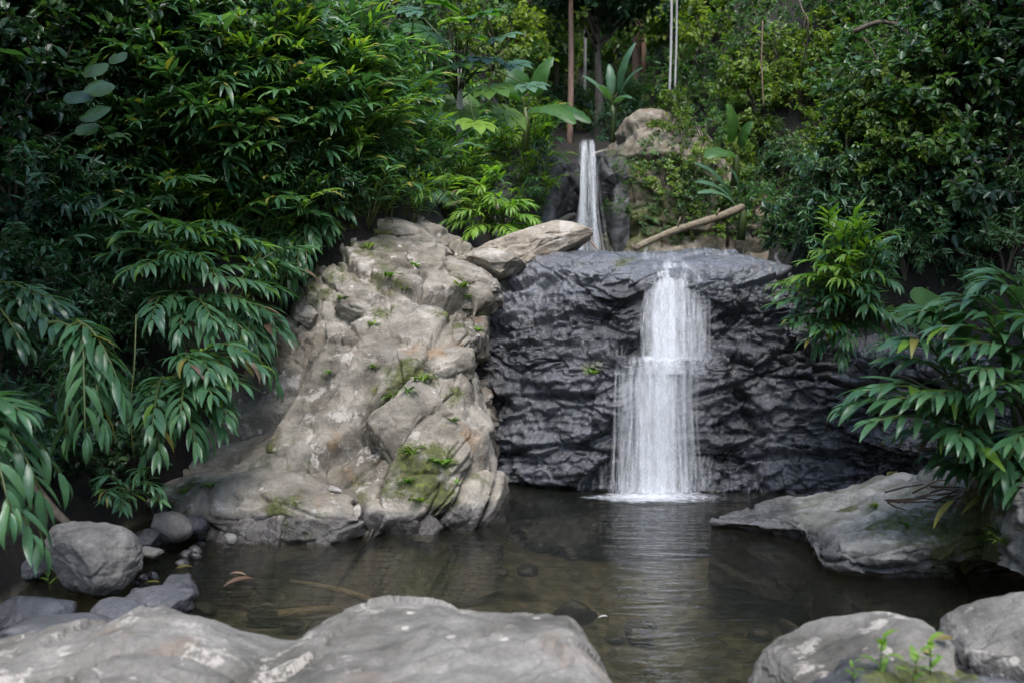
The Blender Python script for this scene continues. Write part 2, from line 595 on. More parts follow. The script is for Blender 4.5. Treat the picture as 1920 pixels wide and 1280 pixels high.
M['ginger'] = leaf_mat('ginger_leaf', (0.034, 0.092, 0.042), (0.066, 0.16, 0.070), (0.135, 0.25, 0.10), 0.30, 0.3)
M['ginger_lit'] = leaf_mat('young_lit_ginger_leaf', (0.08, 0.18, 0.025), (0.16, 0.29, 0.04), (0.28, 0.40, 0.06), 0.42, 0.4)  # young yellow-green; sunlight on the lit clumps is put into this colour too
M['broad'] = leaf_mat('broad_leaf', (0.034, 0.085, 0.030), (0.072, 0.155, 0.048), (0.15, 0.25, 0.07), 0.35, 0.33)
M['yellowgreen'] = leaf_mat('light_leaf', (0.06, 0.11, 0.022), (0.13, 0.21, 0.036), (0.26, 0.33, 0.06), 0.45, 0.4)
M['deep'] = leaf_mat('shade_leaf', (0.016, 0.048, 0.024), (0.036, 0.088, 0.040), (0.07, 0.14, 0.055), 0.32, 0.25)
M['banana'] = leaf_mat('banana_leaf', (0.03, 0.09, 0.02), (0.06, 0.15, 0.03), (0.13, 0.23, 0.04), 0.4, 0.45)
M['pale'] = leaf_mat('pale_leaf', (0.035, 0.09, 0.045), (0.07, 0.15, 0.075), (0.13, 0.22, 0.11), 0.38, 0.3)
M['cane'] = leaf_mat('green_cane', (0.03, 0.055, 0.012), (0.06, 0.085, 0.018), (0.11, 0.12, 0.03), 0.5, 0.0)
M['yellow'] = leaf_mat('yellowed_leaf', (0.15, 0.12, 0.025), (0.22, 0.2, 0.04), (0.28, 0.27, 0.07), 0.5, 0.3)
M['deadleaf'] = leaf_mat('dry_leaf', (0.07, 0.04, 0.022), (0.15, 0.09, 0.055), (0.26, 0.17, 0.11), 0.6, 0.15)
M['bark'] = plain_mat('bark', (0.05, 0.037, 0.025), (0.15, 0.12, 0.085), 9, 0.85, 0.7, (4, 4, 1))
M['redbark'] = plain_mat('reddish_bark', (0.16, 0.09, 0.06), (0.33, 0.21, 0.15), 9, 0.8, 0.5, (4, 4, 0.8))
M['palebark'] = plain_mat('pale_bark', (0.28, 0.27, 0.24), (0.5, 0.48, 0.44), 9, 0.8, 0.5, (4, 4, 0.8))
M['log'] = plain_mat('bare_log_wood', (0.09, 0.07, 0.042), (0.29, 0.235, 0.155), 9, 0.8, 0.6, (1.5, 5, 5))
M['twig'] = plain_mat('dry_twig', (0.09, 0.055, 0.035), (0.2, 0.13, 0.085), 20, 0.85, 0.5)

# ------------------------------------------------------------------ terrain (one sheet: pool bed, banks, valley)
def interp(xs, ys):
    return lambda v: np.interp(v, xs, ys)
XL = interp([-10, 0, 3, 4.5, 5.5, 6.3, 7.2, 8.2, 9.0, 11, 13, 14.3, 18, 25, 60], [-4.5, -3.2, -2.5, -2.25, -2.25, -2.2, -1.9, -1.2, -0.6, -0.35, -0.1, 0.15, 0.7, 1.2, 2])
XR = interp([-10, 0, 3, 4.5, 5.5, 6.3, 7.2, 8.2, 9.0, 11, 13, 14.3, 18, 25, 60], [5, 3.4, 2.6, 2.55, 2.7, 2.75, 2.6, 2.3, 2.3, 2.8, 3.3, 3.3, 2.9, 3.2, 6])
ZF = interp([-20, -6, 1, 2.5, 7.9, 8.35, 14.5, 15.3, 16, 20, 30, 45, 80, 140], [-1.2, -0.8, -0.45, -0.4, -0.42, 1.5, 1.55, 3.1, 3.35, 4.9, 8.2, 15, 34, 60])

def terrain_z(x, y):
    zf = ZF(y)
    bl = np.maximum(0, XL(y) - x)
    br = np.maximum(0, x - XR(y))
    b = bl + br
    rise = 1.9 * np.minimum(b, 0.9) + 1.15 * np.maximum(0, np.minimum(b - 0.9, 5)) + 0.75 * np.maximum(0, b - 5.9)
    rise *= sstep(0, 0.35, b)
    q = np.stack([x * 0.8, y * 0.8, np.zeros_like(x)], -1)
    n = fbm(q, 4, 5) * 0.28 + fbm(q * 4, 3, 9) * 0.06
    deep = -0.45 * np.exp(-(((x - 1.0) / 1.1) ** 2 + ((y - 5.6) / 1.5) ** 2))
    return zf + rise + n * (0.35 + np.minimum(b, 1.5)) * np.where(y > 8, 1.0, 0.9) + deep

def build_ground():
    def axis(a0, a1, st, far, k):
        core = np.arange(a0, a1, st)
        ext = [st * (1.25 ** i) for i in range(1, k)]
        ext = np.cumsum(ext)
        return np.concatenate([(a0 - ext)[::-1], core, core[-1] + ext])
    xs = axis(-8, 8, 0.09, 140, 24)
    ys = axis(-3, 24, 0.09, 140, 24)
    gx, gy = np.meshgrid(xs, ys)
    gz = terrain_z(gx, gy)
    V = np.stack([gx, gy, gz], -1).reshape(-1, 3)
    F = grid_faces(len(ys), len(xs))
    reg_bvh('ground', V, F)
    o = obj('ground', mesh_np('ground', V, F, M['ground']))
    tag(o, 'dark soil of the banks and brown gravel bed of the pool', None, kind='structure')
build_ground()

def build_water():
    xs = np.linspace(-4.2, 5, 60)
    ys = np.linspace(-2.0, 8.1, 60)
    gx, gy = np.meshgrid(xs, ys)
    V = np.stack([gx, gy, np.zeros_like(gx)], -1).reshape(-1, 3)
    o = obj('pool_water', mesh_np('pool_water', V, grid_faces(60, 60), M['water']))
    tag(o, 'clear brown pool reflecting the waterfall', None, kind='structure')
    # thin stream on top of the ledge
    xs = np.linspace(0.2, 2.3, 20)
    ys = np.linspace(8.75, 13.6, 30)
    gx, gy = np.meshgrid(xs, ys)
    V = np.stack([gx, gy, np.full_like(gx, 1.72)], -1).reshape(-1, 3)
    o = obj('stream_water', mesh_np('stream_water', V, grid_faces(30, 20), M['water']))
    tag(o, 'stream running between the two waterfalls', None, kind='structure')
build_water()

# ------------------------------------------------------------------ rocks
MOSS = []          # (world point, radius, strength)
def paint(V, spots):
    a = np.zeros(len(V))
    for p, r, s in spots:
        d = np.linalg.norm(V - np.asarray(p)[None], axis=1)
        a = np.maximum(a, s * (1 - sstep(r * 0.2, r * 1.35, d)))
    return a

def rot2(p, ax, ay):
    c, s = math.cos(ax), math.sin(ax)
    q = np.stack([p[..., 0], c * p[..., 1] - s * p[..., 2], s * p[..., 1] + c * p[..., 2]], -1)
    c, s = math.cos(ay), math.sin(ay)
    return np.stack([c * q[..., 0] + s * q[..., 2], q[..., 1], -s * q[..., 0] + c * q[..., 2]], -1)

def loft(name, ctrl, nr, nc, mat, disp, toward, parent=None, key=None, moss=(), wetf=None, sheenf=None):
    G = crom(crom(ctrl, nr, 0), nc, 1)
    N = grid_normals(G, toward)
    G = G + N * disp(G, N)[..., None]
    V = G.reshape(-1, 3)
    F = grid_faces(nr, nc)
    if np.sum(grid_normals(G) * N) < 0:
        F = F[:, ::-1]
    at = {'moss': paint(V, moss)}
    if wetf is not None:
        at['wet'] = wetf(V)
    if sheenf is not None:
        at['pale'] = sheenf(V)
    o = obj(name, mesh_np(name, V, F, mat, attrs=at), parent)
    if key:
        reg_bvh(key, V, F)
    return o

ICO = {}
def ico(sub):
    if sub not in ICO:
        bm = bmesh.new()
        bmesh.ops.create_icosphere(bm, subdivisions=sub, radius=1)
        ICO[sub] = (np.array([v.co[:] for v in bm.verts]), np.array([[v.index for v in f.verts] for f in bm.faces]))
        bm.free()
    return ICO[sub]

def boulder_geo(center, dims, rot, seed, sub=5, cuts=9, cut_lo=0.62, cut_hi=0.9, rough=0.05, soft=0.85, crack=0.0, fine=1.0):
    V0, F = ico(sub)
    rg = np.random.RandomState(seed)
    p = V0.copy()
    for _ in range(cuts):
        n = rg.normal(size=3)
        n /= np.linalg.norm(n)
        d = rg.uniform(cut_lo, cut_hi)
        s = p @ n
        p = p - np.outer(np.maximum(0, s - d) * soft, n)
    p = p + V0 * (fbm(V0 * 1.3 + seed, 4, seed) * rough * 2.2)[:, None]
    if crack > 0:
        f1, f2, tl = voronoi(rot2(V0, 0.4, 0.3) * np.array([1.5, 1.5, 2.8]) + fbm(V0 * 2, 3, seed + 3)[:, None] * 0.4 + seed, seed, True)
        p = p - V0 * (np.exp(-((f2 - f1) / 0.05) ** 2) * crack * 1.5 - tl * crack * 5)[:, None]
    p = p * np.asarray(dims)
    ws = 1.0 / max(dims)
    p = p + V0 * (fbm(p * 7 + seed, 4, seed + 11) * 0.012 * fine)[:, None] + V0 * (fbm(p * 22 + seed, 3, seed + 21) * 0.004 * fine)[:, None]
    Rm = np.array(Matrix.Rotation(rot[2], 3, 'Z') @ Matrix.Rotation(rot[1], 3, 'Y') @ Matrix.Rotation(rot[0], 3, 'X'))
    return p @ Rm.T + np.asarray(center), F

def boulder(name, center, dims, rot, seed, mat, parent=None, key=None, moss=(), wetf=None, **kw):
    V, F = boulder_geo(center, dims, rot, seed, **kw)
    at = {'moss': paint(V, moss)}
    if wetf is not None:
        at['wet'] = wetf(V)
    o = obj(name, mesh_np(name, V, F, mat, attrs=at), parent)
    if key:
        reg_bvh(key, V, F)
    return o

TO_CAM = (0, 0, 3.0)

# --- main dark cliff behind the pool
def build_cliff():
    cols = [860, 930, 1000, 1080, 1150, 1205, 1260, 1330, 1400, 1480, 1580, 1690, 1800, 1930]
    zs = [-0.5, 0.0, 0.25, 0.55, 0.85, 0.98, 1.06, 1.3, 1.52, 1.66, 1.76, 1.80]
    base = {860: 7.9, 930: 7.75, 1000: 7.55, 1080: 7.45, 1150: 7.42, 1205: 7.42, 1260: 7.42, 1330: 7.42, 1400: 7.4, 1480: 7.3, 1580: 7.1, 1690: 6.75, 1800: 6.35, 1930: 5.9}
    prof = [-0.06, 0.0, 0.05, 0.09, 0.13, 0.18, 0.34, 0.44, 0.46, 0.52, 0.72, 1.15]
    pslab = [-0.05, 0.0, 0.06, 0.13, 0.22, 0.27, 0.33, 0.5, 0.72, 0.92, 1.1, 1.5]
    pr = [-0.1, 0.0, 0.1, 0.18, 0.22, 0.26, 0.32, 0.42, 0.5, 0.62, 0.85, 1.2]
    ctrl = []
    for z, a, b, c in zip(zs, prof, pslab, pr):
        row = []
        for px in cols:
            w = float(np.clip((1150 - px) / 140, 0, 1))
            v = float(np.clip((px - 1330) / 140, 0, 1))
            o = a * (1 - w) * (1 - v) + b * w + c * v * (1 - w)
            d = base[px] + o
            zz = z
            if px < 1150 and z > 1.4:
                zz = z + 0.02
            zz *= float(np.interp(px, [1400, 1480, 1580, 1690, 1930], [1.0, 0.97, 0.74, 0.62, 0.6])) if z > 0 else 1.0
            row.append((X(px, base[px] + 0.2), d, zz))
        ctrl.append(row)
    for extra, dz in ((0.9, 0.0), (1.6, -0.1)):
        ctrl.append([(x, y + extra, z + dz) for (x, y, z) in ctrl[-1]])
    def disp(G, N):
        x, y, z = G[..., 0], G[..., 1], G[..., 2]
        face = sstep(1.95, 1.7, z)
        warp = fbm(G * 1.3, 3, 2)[..., None] * np.array([0.14, 0.1, 0.14]) + fbm(G * 6, 3, 3)[..., None] * 0.015
        Q = rot2(G + warp, 0, 0.10)
        s1 = fbm(Q * np.array([0.6, 0.6, 3.4]), 4, 31, ridged=True)
        right = sstep(1.35, 1.75, x)
        f1, f2, t1 = voronoi(Q * np.array([1.1, 1.1, 3.4]), 41, True)
        h1, h2, t2 = voronoi(Q * np.array([2.4, 2.4, 7.0]), 44, True)
        g1, g2, t3 = voronoi((G + warp * 0.6) * np.array([7, 7, 10]), 43, True)
        smooth = sstep(-0.25, 0.15, fbm(G * 1.1, 2, 45))
        def saw(f, nz):      # ledges: each band leans out towards its foot, then is undercut
            q = Q[..., 2] * f + nz
            q = q - np.floor(q)
            return np.where(q > 0.12, 1 - (q - 0.12) / 0.88, q / 0.12) - 0.5
        _, _, ph = voronoi(Q * np.array([1.5, 1.0, 0.9]) + 1.7, 52)
        _, _, ph2 = voronoi(Q * np.array([3.4, 2.0, 2.6]) + 4.1, 53)
        led = saw(2.7, fbm(G * np.array([1.2, 1.2, 0.6]), 3, 50) * 0.8 + ph * 1.6) * 0.10 + saw(7.5, fbm(G * np.array([2.2, 2.2, 1.0]), 3, 51) * 0.8 + ph2 * 2.2) * 0.038
        led = led * (0.2 + 0.9 * sstep(-0.3, 0.3, fbm(G * np.array([0.9, 0.9, 1.3]), 3, 57)))
        d = 0.045 * s1 + led * (1 - 0.35 * right) + t1 * 0.20 - 0.06 * np.exp(-((f2 - f1) / 0.045) ** 2)
        d = d + (t2 * 0.12 - 0.03 * np.exp(-((h2 - h1) / 0.06) ** 2)) * (0.25 + 0.75 * smooth + 0.3 * right)
        d = d + (t3 * 0.11 - 0.015 * np.exp(-((g2 - g1) / 0.07) ** 2)) * (0.32 + 0.25 * smooth + 0.6 * right)
        d = d + fbm(G * 3, 3, 48) * 0.03 + fbm(G * 16, 3, 47) * 0.018 + fbm(Q * np.array([12, 12, 40]), 2, 49, ridged=True) * 0.012
        fall = np.exp(-(((x - 1.22) / 0.30) ** 4))
        d = d * (1 - 0.55 * fall) * (0.3 + 0.7 * sstep(1.75, 1.5, z))
        # overhanging soft lip
        return d + 0.03 * np.exp(-((z - 1.60) / 0.09) ** 2) * face
    wet = lambda V: np.clip(0.2 + 0.8 * (1 - sstep(1.5, 1.9, V[:, 0])) , 0, 1) * 0.7
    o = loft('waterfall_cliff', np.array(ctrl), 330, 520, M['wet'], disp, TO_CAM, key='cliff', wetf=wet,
             sheenf=lambda V: np.clip((sstep(1.42, 1.66, V[:, 2] + 0.12 * fbm(V * 2.2, 3, 55)) * 0.75 + paint(V, [(P(1000, 520, 8.3), 0.45, 0.8), (P(965, 850, 7.6), 0.35, 0.75), (P(1080, 760, 7.6), 0.4, 0.4), (P(1100, 560, 8.1), 0.3, 0.35), (P(1400, 520, 8.0), 0.35, 0.5)])) * (0.45 + 1.1 * (fbm(V * 5, 4, 56) * 0.5 + 0.5)), 0, 0.9),  # top band and patches carry the painted sky sheen
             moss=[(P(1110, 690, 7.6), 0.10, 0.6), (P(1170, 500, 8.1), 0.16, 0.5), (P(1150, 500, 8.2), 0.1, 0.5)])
    tag(o, 'wet black rock cliff that the waterfall runs down into the pool', 'cliff')
build_cliff()

# --- big dry outcrop to the left of the fall
def build_outcrop():
    T = [
        [(300, 960, 6.4), (330, 900, 6.65), (400, 840, 7.0), (440, 780, 7.3), (480, 700, 7.7), (500, 620, 8.0), (520, 540, 8.3), (540, 475, 8.6), (590, 425, 8.9), (630, 392, 9.2)],
        [(400, 1000, 6.05), (430, 930, 6.3), (500, 850, 6.65), (540, 780, 7.0), (555, 700, 7.3), (570, 620, 7.6), (590, 540, 7.95), (620, 475, 8.3), (670, 430, 8.7), (715, 412, 9.0)],
        [(560, 1010, 6.0), (565, 935, 6.2), (600, 860, 6.45), (640, 780, 6.75), (650, 700, 7.0), (660, 620, 7.35), (685, 545, 7.7), (720, 495, 8.1), (770, 460, 8.5), (800, 440, 8.9)],
        [(700, 1010, 6.05), (695, 945, 6.2), (705, 870, 6.35), (720, 790, 6.5), (730, 715, 6.75), (742, 645, 7.1), (765, 585, 7.45), (800, 540, 7.9), (835, 505, 8.3), (855, 475, 8.8)],
        [(830, 1000, 6.2), (820, 945, 6.25), (812, 870, 6.35), (805, 790, 6.5), (805, 715, 6.7), (812, 655, 7.0), (825, 605, 7.35), (850, 572, 7.8), (875, 540, 8.25), (890, 500, 8.7)],
        [(925, 985, 6.45), (912, 920, 6.52), (888, 830, 6.62), (862, 740, 6.75), (858, 690, 6.9), (868, 645, 7.1), (880, 608, 7.4), (896, 580, 7.8), (912, 550, 8.2), (925, 500, 8.7)],
        [(940, 965, 6.8), (932, 905, 6.95), (912, 805, 7.1), (897, 725, 7.2), (895, 675, 7.3), (900, 642, 7.5), (906, 614, 7.7), (916, 588, 8.0), (930, 555, 8.3), (945, 505, 8.7)],
        [(945, 930, 7.9), (940, 880, 7.95), (926, 785, 8.0), (915, 705, 8.0), (915, 662, 8.1), (917, 640, 8.2), (922, 612, 8.3), (930, 588, 8.4), (942, 552, 8.6), (955, 505, 8.9)],
    ]
    cols = []
    for c in T:
        pts = [P(*t) for t in c]
        b = pts[0].copy()
        b.z = -0.45
        b.y -= 0.08
        t1 = pts[-1] + Vector((0, 0.6, 0.05))
        t2 = pts[-1] + Vector((0, 1.4, -0.3))
        cols.append([b] + pts + [t1, t2])
    left = [p + Vector((-0.45, 0.5, -0.05)) for p in cols[0]]
    cols = [left] + cols
    ctrl = np.array([[tuple(p) for p in c] for c in cols]).transpose(1, 0, 2)
    def disp(G, N):
        warp = fbm(G * 0.9, 3, 61)[..., None] * np.array([0.5, 0.3, 0.45]) + fbm(G * 5, 3, 65)[..., None] * 0.05
        Q = rot2(G + warp, -0.55, 0.62)          # strata dip from upper left to lower right
        Gw = G + fbm(G * 0.8, 3, 76)[..., None] * np.array([0.28, 0.15, 0.28]) + fbm(G * 6, 3, 77)[..., None] * 0.03
        def slabs(th, fa, fc, seed):     # long tilted plates along a direction in the rock face
            c, sn = math.cos(th), math.sin(th)
            al = Gw[..., 0] * c + Gw[..., 2] * sn
            ac = -Gw[..., 0] * sn + Gw[..., 2] * c
            return voronoi(np.stack([al * fa, ac * fc, Gw[..., 1] * fa * 1.2], -1) + 3.3, seed, True)
        hi = sstep(0.95, 1.5, G[..., 2] + 0.35 * fbm(G * 1.2, 2, 78))
        A, B = slabs(-0.55, 0.55, 2.1, 62), slabs(1.05, 0.6, 1.9, 63)
        f1, f2, t1 = [A[i] * hi + B[i] * (1 - hi) for i in range(3)]
        A, B = slabs(-0.65, 1.3, 5.0, 66), slabs(1.1, 1.4, 4.6, 79)
        h1, h2, t2 = [A[i] * hi + B[i] * (1 - hi) for i in range(3)]
        k1, k2, t3 = voronoi(Q * np.array([5.0, 5.0, 11.0]), 71, True)
        s = fbm(Q * np.array([0.8, 0.8, 5.0]), 4, 64, ridged=True)
        lump = sstep(-0.2, 0.25, fbm(G * 1.3, 2, 73))
        q = Q[..., 2] * 2.3 + fbm(G * 1.2, 3, 74) * 0.9
        q = q - np.floor(q)
        led = (np.where(q > 0.1, 1 - (q - 0.1) / 0.9, q / 0.1) - 0.5) * 0.07 * sstep(-0.15, 0.2, fbm(G * 0.9, 2, 75))
        d = led * 0.7 + t1 * 0.30 - 0.085 * np.exp(-((f2 - f1) / 0.035) ** 2)
        d = d + (t2 * 0.12 - 0.035 * np.exp(-((h2 - h1) / 0.045) ** 2)) * (0.35 + 0.65 * lump)
        d = d + t3 * 0.045 * lump
        d = d + 0.02 * s + fbm(G * 1.6, 4, 67) * 0.07 + fbm(G * 11, 4, 68) * 0.016 + fbm(G * 40, 2, 69) * 0.005
        return d * sstep(-0.6, 0.1, G[..., 2])
    root = thing('rock_outcrop', 'large pale grey dry rock outcrop sloping into the pool left of the waterfall', 'rock')
    moss = [(P(760, 720, 6.7), 0.26, 0.62), (P(780, 890, 6.3), 0.26, 0.7), (P(720, 590, 7.4), 0.14, 0.5), (P(590, 480, 8.3), 0.3, 0.42),
            (P(820, 860, 6.35), 0.14, 0.6), (P(640, 870, 6.4), 0.1, 0.4), (P(730, 530, 7.8), 0.3, 0.4), (P(890, 900, 6.5), 0.12, 0.5), (P(540, 560, 8.1), 0.25, 0.35),
            (P(560, 470, 8.5), 0.35, 0.55), (P(830, 930, 6.3), 0.16, 0.6), (P(740, 745, 6.7), 0.2, 0.65), (P(660, 900, 6.3), 0.2, 0.45), (P(560, 900, 6.4), 0.25, 0.35), (P(850, 600, 7.4), 0.2, 0.45),
            (P(600, 520, 8.0), 0.4, 0.40), (P(700, 480, 8.3), 0.35, 0.42), (P(850, 740, 6.7), 0.12, 0.5), (P(680, 590, 7.5), 0.2, 0.42), (P(500, 880, 6.6), 0.3, 0.40), (P(370, 920, 6.4), 0.3, 0.5)]
    loft('bedrock', ctrl, 430, 430, M['dry'], disp, (-2, 0, 5), root, 'outcrop', moss,
         wetf=lambda V: sstep(-0.22, -0.05, V[:, 0]) * sstep(6.75, 7.2, V[:, 1]) * 0.8)
    def blk(px, py, d, dims, rot, seed, **kw):
        c = P(px, py, d)
        ms = [(P(a, b_, d - max(dims) * 0.6), r, s) for (a, b_, r, s) in kw.pop('mo', [])]
        boulder('rock_block', c, dims, rot, seed, kw.pop('mat', M['dry']), root, 'block%d' % seed, moss=ms, **kw)
    # front wedge by the water, mossy shoulder boulder, foot stones, upper boulders
    blk(565, 985, 6.22, (0.68, 0.42, 0.34), (0.12, 0.14, -0.05), 201, sub=6, cuts=13, cut_lo=0.5, crack=0.022, mo=[(520, 945, 0.3, 0.6), (640, 945, 0.22, 0.7)])
    blk(795, 850, 6.75, (0.50, 0.42, 0.62), (0.1, -0.25, 0.2), 202, sub=6, cuts=8, crack=0.03, mo=[(800, 880, 0.26, 0.75), (740, 930, 0.1, 0.5)])
    blk(740, 975, 6.25, (0.22, 0.2, 0.15), (0, 0.3, 0.3), 203, cuts=9)
    blk(870, 960, 6.5, (0.24, 0.2, 0.22), (0.2, 0.1, 0.6), 204, cuts=9, crack=0.03)
    blk(800, 995, 6.2, (0.13, 0.12, 0.10), (0.2, 0.5, 0.1), 205, cuts=10, cut_lo=0.5)
    blk(730, 455, 8.9, (0.62, 0.42, 0.22), (0.1, 0.30, 0.0), 206, sub=6, cuts=12, cut_lo=0.5, crack=0.035, mo=[(700, 445, 0.3, 0.55), (800, 470, 0.2, 0.55)])
    blk(650, 420, 9.1, (0.34, 0.3, 0.15), (0.0, 0.4, 0.1), 209, cuts=10, cut_lo=0.5, crack=0.03, mo=[(660, 440, 0.2, 0.5)])
    blk(865, 545, 8.15, (0.34, 0.34, 0.25), (0.1, 0.3, 0.3), 207, sub=6, cuts=12, cut_lo=0.5, crack=0.035, mo=[(860, 535, 0.16, 0.55), (890, 590, 0.15, 0.5)])
    blk(985, 468, 8.9, (0.64, 0.45, 0.24), (0.10, -0.16, 0.05), 208, sub=6, cuts=12, mat=M['beige'], cut_lo=0.5, crack=0.012)
    blk(930, 500, 8.45, (0.30, 0.3, 0.17), (0.1, 0.1, 0.4), 213, sub=6, cuts=12, cut_lo=0.5, crack=0.02)
    blk(395, 935, 6.5, (0.46, 0.38, 0.22), (0.1, 0.2, 0.1), 214, sub=6, cuts=13, cut_lo=0.5, crack=0.022, mo=[(370, 915, 0.3, 0.5)])
    blk(578, 595, 7.78, (0.13, 0.13, 0.10), (0.2, 0.45, 0.2), 210, cuts=13, cut_lo=0.42, crack=0.03)
    blk(690, 585, 7.6, (0.26, 0.2, 0.15), (0.0, 0.35, 0.1), 211, cuts=9, crack=0.03)
    blk(840, 690, 7.0, (0.26, 0.25, 0.24), (0.1, 0.5, 0.1), 212, cuts=12, cut_lo=0.5, crack=0.035)
build_outcrop()

# --- upper cliff with the second fall
def build_upper():
    D = 14.0
    root = thing('upper_cliff', 'mossy tan and black rock step around the far upper waterfall', 'cliff')
    # black left shoulder
    def dsp(seed, a=1.0):
        def f(G, N):
            Qw = G + fbm(G * 0.9, 3, seed)[..., None] * 0.4
            f1, f2, cid = voronoi(Qw * np.array([1.2, 1.2, 1.8]), seed + 1, True)
            return a * (cid * 0.40 - 0.06 * np.exp(-((f2 - f1) / 0.06) ** 2) + fbm(G * 1.8, 4, seed + 2) * 0.22 + fbm(G * 8, 3, seed + 3) * 0.04)
        return f
    rows = []
    zs = [1.3, 1.9, 2.5, 3.0, 3.3, 3.5, 3.55]
    off = [0, 0.1, 0.2, 0.35, 0.6, 1.0, 2.0]
    for z, o in zip(zs, off):
        row = []
        for px, db, zt in ((930, 13.2, 3.2), (985, 13.3, 3.35), (1030, 13.6, 3.5), (1060, 14.0, 3.42), (1080, 14.3, 3.40), (1100, 14.45, 3.42), (1125, 14.3, 3.46), (1150, 13.9, 3.5), (1180, 13.9, 3.55)):
            k = (z - 1.3) / (3.55 - 1.3)
            row.append((X(px, 14), db + o, 1.3 + k * (zt - 1.3)))
        rows.append(row)
    loft('black_rock_face', np.array(rows), 160, 150, M['upper'], dsp(81, 0.6), TO_CAM, root, 'upl',
         wetf=lambda V: np.exp(-((V[:, 0] - 1.05) / 0.35) ** 2))
    rows = []
    for z, o in zip([1.3, 1.8, 2.4, 3.0, 3.6, 4.0, 4.1], [0.0, 0.12, 0.25, 0.4, 0.75, 1.2, 2.2]):
        row = []
        for px, db, zt in ((1125, 14.3, 3.45), (1150, 13.95, 3.6), (1185, 13.8, 3.8), (1225, 13.7, 4.05), (1270, 13.7, 4.15), (1330, 13.6, 3.9), (1400, 13.6, 3.2), (1500, 13.6, 2.6)):
            k = (z - 1.3) / (4.1 - 1.3)
            row.append((X(px, 14), db + o, 1.3 + k * (zt - 1.3)))
        rows.append(row)
    loft('tan_rock_face', np.array(rows), 170, 170, M['tan'], dsp(91, 0.8), TO_CAM, root, 'upr',
         moss=[(P(1160, 340, 13.9), 0.6, 0.6), (P(1170, 420, 13.8), 0.7, 0.7), (P(1220, 400, 13.7), 0.7, 0.65), (P(1260, 300, 13.8), 0.5, 0.5), (P(1330, 330, 13.6), 0.5, 0.45)])
build_upper()

# --- right shelf
def build_shelf():
    front = [(1335, 980), (1420, 994), (1510, 1016), (1548, 1064), (1640, 1082), (1760, 1080), (1860, 1077), (1990, 1088)]
    mid = [(1350, 972, 0.03), (1430, 966, 0.09), (1530, 985, 0.14), (1590, 1010, 0.18), (1680, 1018, 0.22), (1780, 1010, 0.24), (1860, 1012, 0.24), (1990, 1020, 0.3)]
    top = [(1350, 968, 0.03), (1440, 953, 0.09), (1530, 948, 0.14), (1600, 950, 0.20), (1680, 950, 0.28), (1770, 950, 0.33), (1850, 955, 0.38), (1990, 960, 0.5)]
    back = [(1345, 965, 0.0), (1440, 948, 0.04), (1525, 930, 0.08), (1590, 908, 0.16), (1660, 890, 0.28), (1740, 882, 0.40), (1850, 890, 0.55), (1990, 900, 0.75)]
    r0 = [PZ(a, b, 0.0) + Vector((0, 0.12, -0.45)) for a, b in front]
    r1 = [PZ(a, b, 0.0) for a, b in front]
    r1b = [PZ(a, b - 8, 0.06) + Vector((0, 0.03, 0)) for a, b in front]
    r2 = [PZ(*t) for t in mid]
    r3 = [PZ(*t) for t in top]
    r4 = [PZ(*t) for t in back]
    r5 = [p + Vector((0, 0.25, -0.5)) for p in r4]
    ctrl = np.array([[tuple(p) for p in r] for r in (r0, r1, r1b, r2, r3, r4, r5)])
    ctrl[:, 0, 2] -= 0.03
    ctrl = np.concatenate([ctrl, ctrl[:, -1:] + np.array([0.4, 0.5, -0.55])], 1)     # runs on into the bank
    def disp(G, N):
        Q = G + fbm(G * 1.4, 3, 101)[..., None] * 0.25
        f1, f2, cid = voronoi(Q * np.array([1.3, 2.0, 3.0]), 102)
        k1, k2, t2 = voronoi(Q * np.array([3.0, 4.5, 8.0]), 105, True)
        return ((cid - 0.5) * 0.05 - 0.035 * np.exp(-((f2 - f1) / 0.05) ** 2) + t2 * 0.035 + fbm(G * 2.0, 4, 103) * 0.05 + fbm(G * 12, 4, 104) * 0.016 + fbm(G * 35, 3, 106) * 0.005)
    o = loft('rock_shelf', ctrl, 220, 300, M['shelf'], disp, (2, 4, 6), None, 'shelf',
             [(PZ(1720, 965, 0.3), 0.35, 0.6), (PZ(1840, 985, 0.3), 0.4, 0.85), (PZ(1880, 1030, 0.25), 0.3, 0.8), (PZ(1590, 950, 0.2), 0.12, 0.6)])
    tag(o, 'low flat grey rock shelf with moss jutting into the pool from the right', 'rock')
build_shelf()

